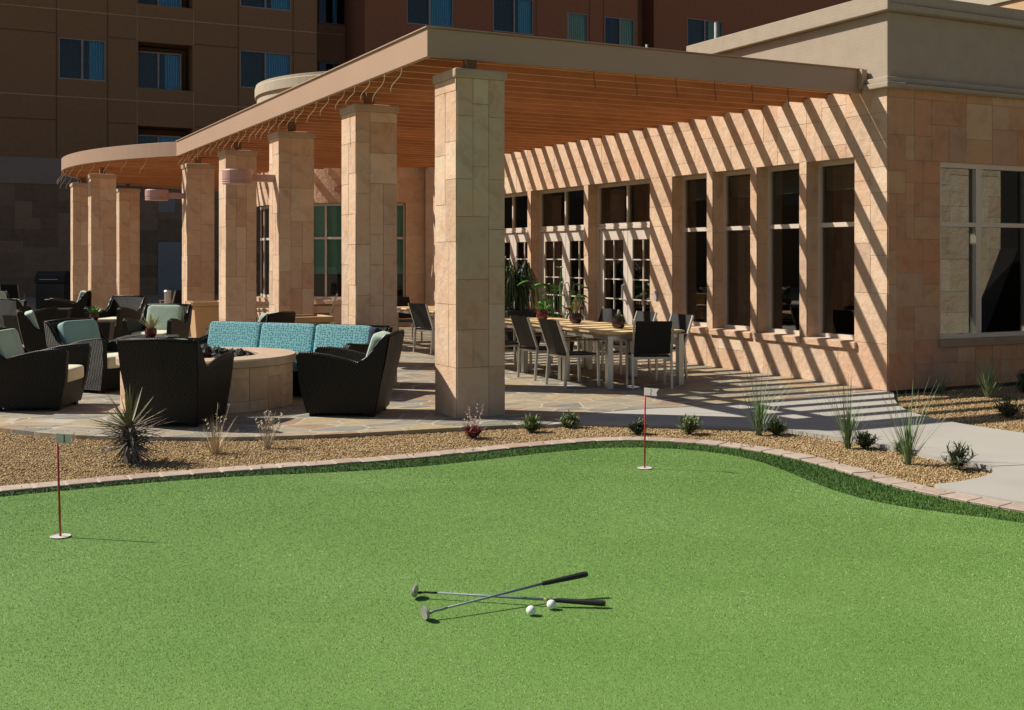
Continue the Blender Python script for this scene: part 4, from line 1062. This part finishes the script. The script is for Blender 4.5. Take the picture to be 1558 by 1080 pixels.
# ---------- dining set
def make_dchair():
    e = empty('dining_chair', (0, 0, 0))
    s_ = MB(); s_.box((-.215, -.205, .362), (.22, .205, .38)); s_.build('seat', M['sling'], e, bevel=.006)
    rows = [[(-.20 - .0, -.205, .40), (-.215, 0, .40), (-.20, .205, .40)], [(-.255, -.205, .58), (-.27, 0, .58), (-.255, .205, .58)], [(-.33, -.205, .775), (-.34, 0, .775), (-.33, .205, .775)]]
    b_ = MB(); b_.grid(rows); b_.grid([[(x - .016, y, z) for x, y, z in r][::-1] for r in rows]); b_.grid([rows[2], [(x - .016, y, z) for x, y, z in rows[2]]])
    for c_ in (0, 2): b_.face([rows[0][c_], rows[1][c_], tuple(Vector(rows[1][c_]) - Vector((.016, 0, 0))), tuple(Vector(rows[0][c_]) - Vector((.016, 0, 0)))]); b_.face([rows[1][c_], rows[2][c_], tuple(Vector(rows[2][c_]) - Vector((.016, 0, 0))), tuple(Vector(rows[1][c_]) - Vector((.016, 0, 0)))])
    b_.build('backrest', M['sling'], e)
    for sy_ in (-.222, .222):
        l_ = MB(); l_.bar((.215, sy_, .0), (.20, sy_, .535), .024, .028); l_.build('leg', M['alu'], e)
        l_ = MB(); l_.bar((-.235, sy_, 0), (-.20, sy_, .40), .024, .028); l_.bar((-.20, sy_, .40), (-.335, sy_, .77), .022, .024); l_.build('leg', M['alu'], e)
        a_ = MB(); a_.box((-.235, sy_ - .02, .536), (.24, sy_ + .02, .553)); a_.build('armrest', M['armwood'], e, bevel=.004)
    f_ = MB(); 
    for sy_ in (-.212, .212): f_.box((-.205, sy_ - .008, .335), (.21, sy_ + .008, .361))
    f_.box((.195, -.204, .335), (.21, .204, .36)); f_.box((-.205, -.204, .335), (-.19, .204, .36)); f_.build('seat_frame', M['alu'], e)
    return e
dproto = make_dchair(); first = True
GD = 'dark sling dining chairs on the patio'
dspots = [((6.74, 11.62), 0.0, 'dining chair on the near side of the long table, closest to the camera'),
          ((6.80, 12.46), 0.0, 'dining chair on the near side of the table, just right of the front pillar'),
          ((7.42, 11.06), PI / 2 - .42, 'dining chair at the near end of the table, back to the camera'),
          ((8.12, 11.85), PI, 'dining chair on the wall side, half hidden by the near end chair'),
          ((8.12, 12.65), PI, 'dining chair on the wall side, behind the small dark pot'),
          ((8.12, 13.55), PI, 'dining chair on the wall side, in front of the middle French doors'),
          ((6.80, 13.4), 0.0, 'dining chair hidden mostly by the front pillar'),
          ((7.10, 16.55), .25, 'dining chair at the far table, left of the front pillar'),
          ((8.1, 17.3), PI, 'dining chair on the wall side of the far table'),
          ((7.55, 18.9), -PI / 2, 'dining chair at the far end of the far table'),
          (W(487, 22.6), PI * .9, 'dining chair in front of the teal tower window'),
          (W(398, 20.3), .3, 'dining chair beside the narrow tower window'),
          (W(20, 30), 1.2, 'dark dining chair far left, against the dark stone base'),
          (W(266, 25), 2.0, 'dining chair in deep shade by the grey service door')]
for (p, a_, lb) in dspots:
    o = dproto if first else copy_tree(dproto); first = False
    o.location = (p[0], p[1], 0); o.rotation_euler = (0, 0, a_); tag(o, lb, 'dining chair', GD)
def table(x0, y0, x1, y1, lb):
    cx, cy = (x0 + x1) / 2, (y0 + y1) / 2; e = empty('dining_table', (cx, cy, 0), label=lb, cat='table', group='teak dining tables')
    hx, hy = (x1 - x0) / 2, (y1 - y0) / 2
    t_ = MB(); n_ = 8; wd = 2 * hx / n_
    rr = random.Random(int(y0 * 10))
    for k in range(n_): t_.box((-hx + k * wd + .004, -hy, .618), (-hx + (k + 1) * wd - .004, hy, .64), rr.random())
    t_.box((-hx + .03, -hy + .03, .60), (hx - .03, hy - .03, .616)); t_.build('tabletop', M['teak'], e, bevel=.003)
    f_ = MB()
    f_.box((-hx + .07, -hy + .03, .555), (hx - .07, -hy + .06, .598)); f_.box((-hx + .07, hy - .06, .555), (hx - .07, hy - .03, .598)); f_.box((-hx + .03, -hy + .07, .555), (-hx + .06, hy - .07, .598)); f_.box((hx - .06, -hy + .07, .555), (hx - .03, hy - .07, .598)); f_.build('apron', M['alu'], e)
    for sx_ in (-1, 1):
        for sy_ in (-1, 1):
            l_ = MB(); l_.box((sx_ * (hx - .045) - .035, sy_ * (hy - .045) - .035, 0), (sx_ * (hx - .045) + .035, sy_ * (hy - .045) + .035, .599)); l_.build('leg', M['alu'], e, bevel=.004)
table(6.86, 11.05, 7.92, 12.12, 'teak table nearest the camera in the dining row')
table(6.86, 12.135, 7.92, 13.2, 'middle teak table of the dining row')
table(6.86, 13.215, 7.92, 14.28, 'teak table at the wall plant end of the dining row')
table(7.1, 16.6, 8.05, 18.5, 'teak table seen left of the front pillar')
x, y = W(398, 21.4); table(x - .3, y - .4, x + .5, y + .4, 'small table in shade by the narrow tower window')
pot_plant(825, 15.5, .64, 'grassy plant in a red glazed pot, farthest on the dining row', .085, M['pot'], M['succ'], 40, .17, 1.0, .008, 5)
pot_plant(876, 14.75, .64, 'spiky brown plant in a black red pot at the middle of the dining row', .088, M['dpot'], M['agv'], 16, .22, .55, .012, 6)
pot_plant(941, 13.7, .64, 'small dark succulent in an oxblood pot, nearest on the dining row', .085, M['dpot'], M['shrub_dark'], 26, .09, 1.2, .016, 7)
# ---------- big planters by the doors
x, y = W(788, 19.0); e = empty('palm_planter', (x, y, 0), label='weeping palm in a wide black planter in front of the doors', cat='potted plant')
p = MB(); p.hexa([(-.26, -.26, 0), (.26, -.26, 0), (.26, .26, 0), (-.26, .26, 0), (-.36, -.36, .62), (.36, -.36, .62), (.36, .36, .62), (-.36, .36, .62)]); p.build('pot', M['black'], e, bevel=.02)
t_ = MB()
rr = random.Random(3)
stems = [(rr.uniform(-.15, .15), rr.uniform(-.15, .15), rr.uniform(1.0, 1.4)) for _ in range(7)]
for sx_, sy_, h in stems: t_.tube([(sx_, sy_, .55), (sx_ * 1.5, sy_ * 1.5, h)], [.02, .012], 6)
t_.build('stem', M['brown_trunk'], e)
l_ = MB()
for sx_, sy_, h in stems:
    for k in range(60):
        a_ = rr.random() * 2 * PI; ll = rr.uniform(.3, .6); up = rr.uniform(.0, .18); b0 = Vector((sx_ * 1.5, sy_ * 1.5, h - rr.random() * .35)); d = Vector((math.cos(a_), math.sin(a_), 0))
        pts = [b0, b0 + d * ll * .3 + Vector((0, 0, up)), b0 + d * ll * .55 + Vector((0, 0, up * .5 - .06)), b0 + d * ll * .68 + Vector((0, 0, -.35 * ll / .45))]
        l_.leaf(pts, [.008, .013, .011, .001], Vector((-math.sin(a_), math.cos(a_), 0)), rr.random())
l_.build('leaves', M['palm'], e, fixn=False)
x, y = W(852, 17.9); e = empty('lily_planter', (x, y, 0), label='broad leaved lily with a white bloom and red flowers by the doors', cat='potted plant')
p = MB(); p.lathe([(0, 0), (.2, 0), (.28, .46), (.3, .5), (.26, .5), (.25, .44), (0, .44)], 24); p.build('pot', M['dpot'], e, smooth=True)
l_ = MB()
for k in range(26):
    a_ = rr.random() * 2 * PI; st = rr.uniform(.22, .66); q = rr.uniform(.15, .6); d = Vector((math.cos(a_), math.sin(a_), 0)); b0 = Vector((0, 0, .45)) + d * .08
    tip = b0 + d * st * q + Vector((0, 0, st)); l_.tube([b0, tip], .006, 5, caps=False)
    ll = rr.uniform(.16, .26); pts = [tip + d * ll * u + Vector((0, 0, .12 * ll * math.sin(u * 3) - .3 * ll * u * u)) for u in (0, .25, .55, .8, 1)]
    l_.leaf(pts, [.01, .07, .09, .05, .002], Vector((-math.sin(a_), math.cos(a_), 0)), rr.random(), .3)
l_.build('leaves', M['lily'], e, fixn=False)
l_ = MB(); l_.tube([(0, 0, .45), (.0, -.02, 1.32)], .006, 5); l_.build('stem', M['lily'], e)
l_ = MB()
for k in range(7):
    a_ = k * 2 * PI / 7; d = Vector((math.cos(a_), math.sin(a_), .25)); l_.leaf([Vector((0, -.02, 1.32)) + d * u for u in (0, .04, .075, .10)], [.01, .024, .02, .002], Vector((-math.sin(a_), math.cos(a_), 0)))
l_.build('bloom', M['petal'], e, fixn=False)
l_ = MB()
for k in range(60):
    c_ = Vector((-.05 + rr.uniform(-.07, .07), -.30 + rr.uniform(-.05, .05), .66 + rr.uniform(-.09, .09))); a_ = rr.random() * 6.28; d = Vector((math.cos(a_), math.sin(a_), rr.uniform(-.3, .8)))
    l_.leaf([c_, c_ + d * .02, c_ + d * .04], [.006, .016, .004], Vector((-math.sin(a_), math.cos(a_), 0)))
l_.build('flowers', M['redpetal'], e, fixn=False)
# ---------- dark things far left
x, y = W(81, 31); e = empty('grill', (x, y, 0), ang(0, -1), 'black covered grill against the dark stone base, far left', 'grill')
p = MB(); p.box((-.25, -.38, .1), (.25, .38, .78)); p.build('cart', M['black'], e, bevel=.02)
p = MB(); p.prism([(-.27, .785), (.27, .785), (.25, .98), (.1, 1.1), (-.12, 1.1), (-.25, .98)], 1, -.40, .40); p.build('lid', M['sling'], e, bevel=.015)
p = MB(); p.tube([(.3, -.25, .88), (.3, .25, .88)], .015); p.build('handle', M['chrome'], e)
x, y = W(255, 23.8); p = MB(); p.lathe([(0, 0), (.07, 0), (.07, .74), (.078, .75), (.078, .78), (.06, .80), (0, .80)], 20); tag(p.build('ash_bin', M['alu'], loc=(x, y, 0), smooth=False), 'slim steel ash bin in the shade near the service door', 'bin')
# pipes on the roof
for (px, D, z0, z1, lb) in ((984, 21.5, 4.0, 5.46, 'short white pipe above the pergola fascia'), (1089, 18.0, 4.2, 5.16, 'short white pipe above the taupe coping')):
    x, y = W(px, D); p = MB(); p.tube([(x, y, z0), (x, y, z1)], .022, 8); tag(p.build('vent_pipe', M['white']), lb, 'pipe')

# ================================================================== PLANTS IN THE GRAVEL
BZ = -.042
def fountain(loc, lab, n, lmin, lmax, spread, wd, mat, seed, droop=.15, name='ornamental_grass', tufts=0, tuftmat=None, curl=.3):
    e = empty(name, loc, label=lab, cat='plant'); rr = random.Random(seed); l_ = MB()
    for k in range(n):
        a_ = rr.random() * 2 * PI; q = rr.random() ** .8 * spread; ll = rr.uniform(lmin, lmax); d = Vector((math.cos(a_) * math.sin(q), math.sin(a_) * math.sin(q), math.cos(q)))
        b0 = Vector((rr.uniform(-.02, .02), rr.uniform(-.02, .02), 0))
        pts = [b0 + d * ll * u + Vector((math.cos(a_), math.sin(a_), 0)) * curl * ll * .2 * u * u + Vector((0, 0, -droop * ll * math.sin(q) * u * u)) for u in (0, .3, .6, .85, 1)]
        l_.leaf(pts, [wd, wd * .9, wd * .7, wd * .45, .0006], Vector((-math.sin(a_), math.cos(a_), 0)), rr.random(), .6)
    l_.build('leaves', mat, e, fixn=False)
    if tufts:
        t_ = MB()
        for k in range(tufts):
            a_ = rr.random() * 2 * PI; q = rr.uniform(.05, .5); ll = lmax * rr.uniform(.7, 1.25); d = Vector((math.cos(a_) * math.sin(q), math.sin(a_) * math.sin(q), math.cos(q)))
            pts = [d * ll * u + Vector((rr.uniform(-.008, .008), rr.uniform(-.008, .008), 0)) for u in (0, .33, .66, 1)]; t_.tube(pts, .0015, 4, caps=False)
            for j in range(9):
                p_ = d * ll * rr.uniform(.6, 1.0); a2 = rr.random() * 6.28; dd = Vector((math.cos(a2), math.sin(a2), .6)) * .012
                t_.leaf([p_, p_ + dd, p_ + dd * 1.8], [.002, .005, .001], Vector((-math.sin(a2), math.cos(a2), 0)))
        t_.build('seed_heads', tuftmat, e, fixn=False)
    return e
def at(px, py): x, y = G(px, py, BZ); return (x, y, BZ)
g = [(1155, 664, 'thin fountain grass leftmost of the three along the walkway'), (1290, 684, 'tall fountain grass between the other two along the walkway'), (1381, 708, 'fountain grass nearest the tip of the gravel bed')]
for k, (px, py, lb) in enumerate(g):
    e = fountain(at(px, py), lb, 60, .25, .68, .60, .0030, M['spear'], 60 + k, .03, curl=.55)
    e2 = MB(); rr = random.Random(90 + k)
    for q in range(46):
        a_ = rr.random() * 6.28; s_ = rr.uniform(.0, .25); d = Vector((math.cos(a_) * s_, math.sin(a_) * s_, 1)); ll = rr.uniform(.12, .34)
        e2.leaf([d * ll * u for u in (0, .4, .8, 1)], [.006, .0055, .003, .0005], Vector((-math.sin(a_), math.cos(a_), 0)), rr.random(), .6)
    e2.build('base_leaves', M['succ'], e, fixn=False)
def shrub(loc, lab, n, ht, rad, mat, seed, lw=.006, name='shrub'):
    e = empty(name, loc, label=lab, cat='shrub', group='small shrubs in the gravel'); rr = random.Random(seed)
    s_ = MB(); l_ = MB()
    for k in range(n):
        a_ = rr.random() * 6.28; q = rr.uniform(0, 1.0); d = Vector((math.cos(a_) * math.sin(q), math.sin(a_) * math.sin(q), math.cos(q))); ll = ht * rr.uniform(.55, 1.0) * (1 if q < .6 else rad / ht)
        s_.tube([Vector((0, 0, 0)), d * ll * .5 + Vector((0, 0, .01)), d * ll], .0018, 4, caps=False)
        for j in range(13):
            u = rr.uniform(.25, 1.0); b0 = d * ll * u; a2 = rr.random() * 6.28; q2 = rr.uniform(.3, 1.5); dd = Vector((math.cos(a2) * math.sin(q2), math.sin(a2) * math.sin(q2), math.cos(q2))); l2 = rr.uniform(.035, .085)
            l_.leaf([b0, b0 + dd * l2 * .5, b0 + dd * l2 + Vector((0, 0, -.15 * l2))], [lw * .5, lw, .0006], Vector((-math.sin(a2), math.cos(a2), 0)), rr.random(), .4)
    s_.build('stem', M['brown_trunk'], e, fixn=False); l_.build('leaves', mat, e, fixn=False); return e
sp = [(809, 659, 22, .15, 'small green shrub just right of the red tinged plant', 'shrub'), (867, 652, 24, .13, 'small green shrub second to the right of the front pillar', 'shrub'), (970, 662, 24, .13, 'small green shrub right behind the second golf flag', 'shrub_dark'),
      (1048, 662, 26, .17, 'small green shrub right of the second golf flag', 'shrub'), (1181, 663, 26, .14, 'small green shrub beside the leftmost fountain grass', 'shrub'), (1316, 684, 30, .14, 'low dark shrub right of the tallest fountain grass', 'shrub_dark'),
      (1374, 692, 22, .10, 'low shrub behind the fountain grass near the bed tip', 'shrub'), (1457, 716, 22, .19, 'small dark shrub alone at the tip of the gravel bed', 'shrub_dark')]
for k, (px, py, n_, h, lb, m_) in enumerate(sp): shrub(at(px, py), lb, n_ + 14, h * 1.02, h, M[m_], 120 + k)
shrub((9.24, 7.64, -.055), 'dark shrub in the sunny gravel at the right photo edge', 44, .22, .2, M['shrub_dark'], 140)
shrub((11.06, 8.95, -.055), 'dark shrub against the side wall at the right photo edge', 34, .3, .25, M['shrub_dark'], 141)
fountain((10.19, 9.33, -.055), 'small arching spiky plant at the foot of the shaded side wall', 26, .18, .34, .9, .008, M['spear'], 70, .5)
fountain((10.36, 8.83, -.055), 'bluish spiky grass in front of the wide side window', 60, .3, .55, .75, .006, M['spear'], 71, .25)
fountain(at(328, 692), 'straw coloured dry grass in front of the large dark armchair', 80, .12, .34, .85, .0030, M['straw'], 72, .15, 'dry_grass', 5, M['drygrey'])
fountain(at(408, 684), 'grey dry seeding weed right of the straw coloured one', 55, .10, .27, .95, .0022, M['drygrey'], 73, .1, 'dry_grass', 20, M['drygrey'])
e = shrub(at(720, 668), 'red tinged low plant with tall dry stems in front of the nearest pillar', 40, .10, .12, M['redleaf'], 74, .007, 'red_plant')
t_ = MB(); rr = random.Random(75)
for k in range(15):
    a_ = rr.random() * 6.28; q = rr.uniform(.05, .6); ll = rr.uniform(.16, .34); d = Vector((math.cos(a_) * math.sin(q), math.sin(a_) * math.sin(q), math.cos(q)))
    t_.tube([d * ll * u for u in (0, .5, 1)], .0014, 4, caps=False)
    for j in range(10):
        p_ = d * ll * rr.uniform(.55, 1); a2 = rr.random() * 6.28; dd = Vector((math.cos(a2), math.sin(a2), .6)) * .010
        t_.leaf([p_, p_ + dd, p_ + dd * 1.7], [.002, .004, .001], Vector((-math.sin(a2), math.cos(a2), 0)))
t_.build('dry_stem', M['pinkstem'], e, fixn=False)
# yucca with a dead skirt
e = empty('yucca', at(200, 706), label='spiky yucca with a skirt of dead leaves beside the first golf flag', cat='plant'); rr = random.Random(76)
t_ = MB(); t_.tube([(0, 0, -.01), (.0, 0, .1), (-.01, 0, .22), (-.02, 0, .32)], [.06, .055, .05, .03], 10); t_.build('trunk', M['brown_trunk'], e)
l_ = MB(); dd_ = MB()
for k in range(46):
    a_ = rr.random() * 6.28; q = rr.random() ** 1.2 * 1.5; ll = rr.uniform(.22, .36); d = Vector((math.cos(a_) * math.sin(q), math.sin(a_) * math.sin(q), math.cos(q))); b0 = Vector((-.015, 0, .27))
    l_.leaf([b0 + d * ll * u for u in (.04, .3, .65, 1)], [.008, .012, .008, .0006], Vector((-math.sin(a_), math.cos(a_), 0)), rr.random(), .5)
for k in range(150):
    a_ = rr.random() * 6.28; q = rr.choice((rr.uniform(.9, 1.8), rr.uniform(.9, 1.8), rr.uniform(1.8, 2.5))); ll = rr.uniform(.18, .36); d = Vector((math.cos(a_) * math.sin(q), math.sin(a_) * math.sin(q), math.cos(q))); b0 = Vector((-.01, 0, rr.uniform(.12, .28)))
    pts = [b0 + d * ll * u + Vector((0, 0, -.10 * ll * u * u)) for u in (.1, .4, .7, 1)]
    pts = [Vector((p_.x, p_.y, max(p_.z, .006))) for p_ in pts]
    dd_.leaf(pts, [.008, .010, .006, .0006], Vector((-math.sin(a_), math.cos(a_), 0)), rr.random(), .5)
l_.build('leaves', M['agave'], e, fixn=False); dd_.build('dead_leaves', M['dead'], e, fixn=False)

# ================================================================== GOLF
def flag(px, py, num, lab, leanx, H_):
    x, y = G(px, py, TZ); e = empty('golf_flag', (x, y, TZ), -T - (R(34) if num == 2 else R(10)), lab, 'golf flag')    # local X to the right in the photo
    p = MB(); p.tube([(0, 0, 0), (leanx, 0, H_)], .0062, 8); p.build('pole', M['redpole'], e, smooth=True)
    L, h = (.104 if num == 1 else .115, .054); z1 = H_ + .002; z0 = z1 - h; lx = leanx
    outl = [(lx - .004, z0), (lx + L * .86, z0), (lx + L * .82, z0 + h * .5), (lx + L, z1 - .002), (lx - .004, z1)]
    c_ = MB(); c_.prism(outl, 1, -.0085, -.0065); fo = c_.build('cloth', M['cloth'], e)
    d = MB(); cx, cz = lx + L * .46, z0 + h * .5; yy = -.0088
    def q(pts): d.face([(cx + a, yy, cz + b) for a, b in pts])
    if num == 1:
        q([(-.0035, -.017), (.0035, -.017), (.0035, .020), (-.0035, .020)]); q([(-.008, -.0205), (.0085, -.0205), (.0085, -.017), (-.008, -.017)]); q([(-.0085, .0135), (-.0035, .0165), (-.0035, .020), (-.0085, .0165)])
    else:
        path = [(-.0075, .009), (-.0065, .0145), (-.001, .0175), (.005, .0155), (.0068, .010), (.005, .004), (-.001, -.004), (-.0062, -.0105), (-.0078, -.0155)]
        wv = [.0016, .0018, .0018, .002, .0022, .0022, .002, .002, .0016]
        for k in range(len(path) - 1):
            a, b = Vector(path[k]), Vector(path[k + 1]); n_ = Vector((-(b - a).y, (b - a).x)).normalized()
            q([a - n_ * wv[k], b - n_ * wv[k + 1], b + n_ * wv[k + 1], a + n_ * wv[k]])
        q([(-.009, -.019), (.0085, -.019), (.0085, -.0155), (-.009, -.0155)])
    d.build('numeral', M['print'], fo, fixn=False)
    r_ = .054
    cup = MB(); cup.lathe([(r_, .004), (r_ + .0005, .0075), (r_ - .006, .008), (r_ - .008, .0062), (.01, .006), (0, .006)], 28); tag(cup.build('hole_cup', M['cup'], loc=(x, y, TZ), smooth=False), 'round pale cup under the golf flag %s' % ('with the numeral 1, at left' if num == 1 else 'with the numeral 2, near the far edge'), 'golf cup')
flag(92, 817, 1, 'red golf flag pole with a grey white pennant numbered 1', -.020, .566)
flag(981, 713, 2, 'red golf flag pole with a white pennant numbered 2', .003, .585)
def club(head, gs, ge, lab, ferr=None):
    head, gs, ge = map(Vector, (head, gs, ge)); d = (ge - head).normalized()
    e = empty('putter', head, label=lab, cat='golf club'); o_ = head
    neck = Vector((0, 0, .012))
    s_ = MB(); st = d * .10 + neck * .3; s_.tube([st, gs - o_], [.0045, .0062], 8); s_.build('shaft', M['clubshaft'], e, smooth=True)
    g = MB(); g.tube([gs - o_, gs - o_ + (ge - gs) * .3, (ge - o_) - d * .004, ge - o_], [.0085, .0105, .0125, .0115], 10)
    for k in range(24):
        u = .03 + k * .039; p_ = (gs - o_) + (ge - gs) * u; rad = .0088 + .004 * u; g.tube([p_ - d * .003, p_ + d * .003], rad + .0012, 10)
    g.build('grip', M['grip'], e, smooth=False)
    if ferr:
        f_ = MB(); p_ = (gs - o_) - d * .045; f_.tube([p_ - d * .006, p_ + d * .006], .0082, 10); f_.build('ferrule', M['brass'], e)
    u = d.cross(Vector((0, 0, 1))).normalized(); v = u.cross(d).normalized()
    n_ = MB(); n_.tube([st + d * .002, d * .07 + neck * .2, d * .045 + v * .004, d * .012 - v * .002], [.005, .005, .0055, .006], 8); n_.build('hosel', M['black'] if ferr else M['clubshaft'], e, smooth=True)
    # head: an upright rounded plate across the shaft, its sole facing away from the grip
    h_ = MB(); N2 = 20; tilt = Vector((0, 0, 1)); rows = []
    for (off, sc) in ((-.006, .90), (-.008, .80), (-.007, 1.0), (.002, 1.0), (.006, .93), (.006, 0.0)):
        rows.append([d * off + (u * math.cos(2 * PI * k / N2) * .040 + v * math.sin(2 * PI * k / N2) * .026) * sc + v * .006 for k in range(N2)])
    h_.grid([rows[2], rows[3], rows[4], rows[5]], close=True); h_.grid([rows[0], rows[2]], close=True)
    h_.face([q for q in rows[0]]); h_.build('head', M['putter'], e, smooth=False)
P1 = lambda px, py, z: Vector((*G(px, py, z), z))
club(P1(647, 934, TZ + .027), P1(825, 888, TZ + .075), P1(893, 873, TZ + .102), 'putter with a pale oval head, lying across the other with its grip raised')
club(P1(632, 901, TZ + .027), P1(845, 913, TZ + .03), P1(921, 918, TZ + .02), 'putter with a brass ferrule and ridged black grip, lying underneath', True)
def ball(px, py, lab):
    x, y = G(px, py, TZ + .0225); b_ = MB(); b_.lathe([(.0208 * math.cos(R(a_)), .0208 * math.sin(R(a_))) for a_ in range(-90, 91, 10)], 24)
    tag(b_.build('golf_ball', M['ball'], loc=(x, y, TZ + .0222), smooth=True), lab, 'golf ball', 'white golf balls')
ball(808, 928.5, 'white golf ball lying apart, lower left of the other')
ball(839, 919.5, 'white golf ball touching the ridged black grip')
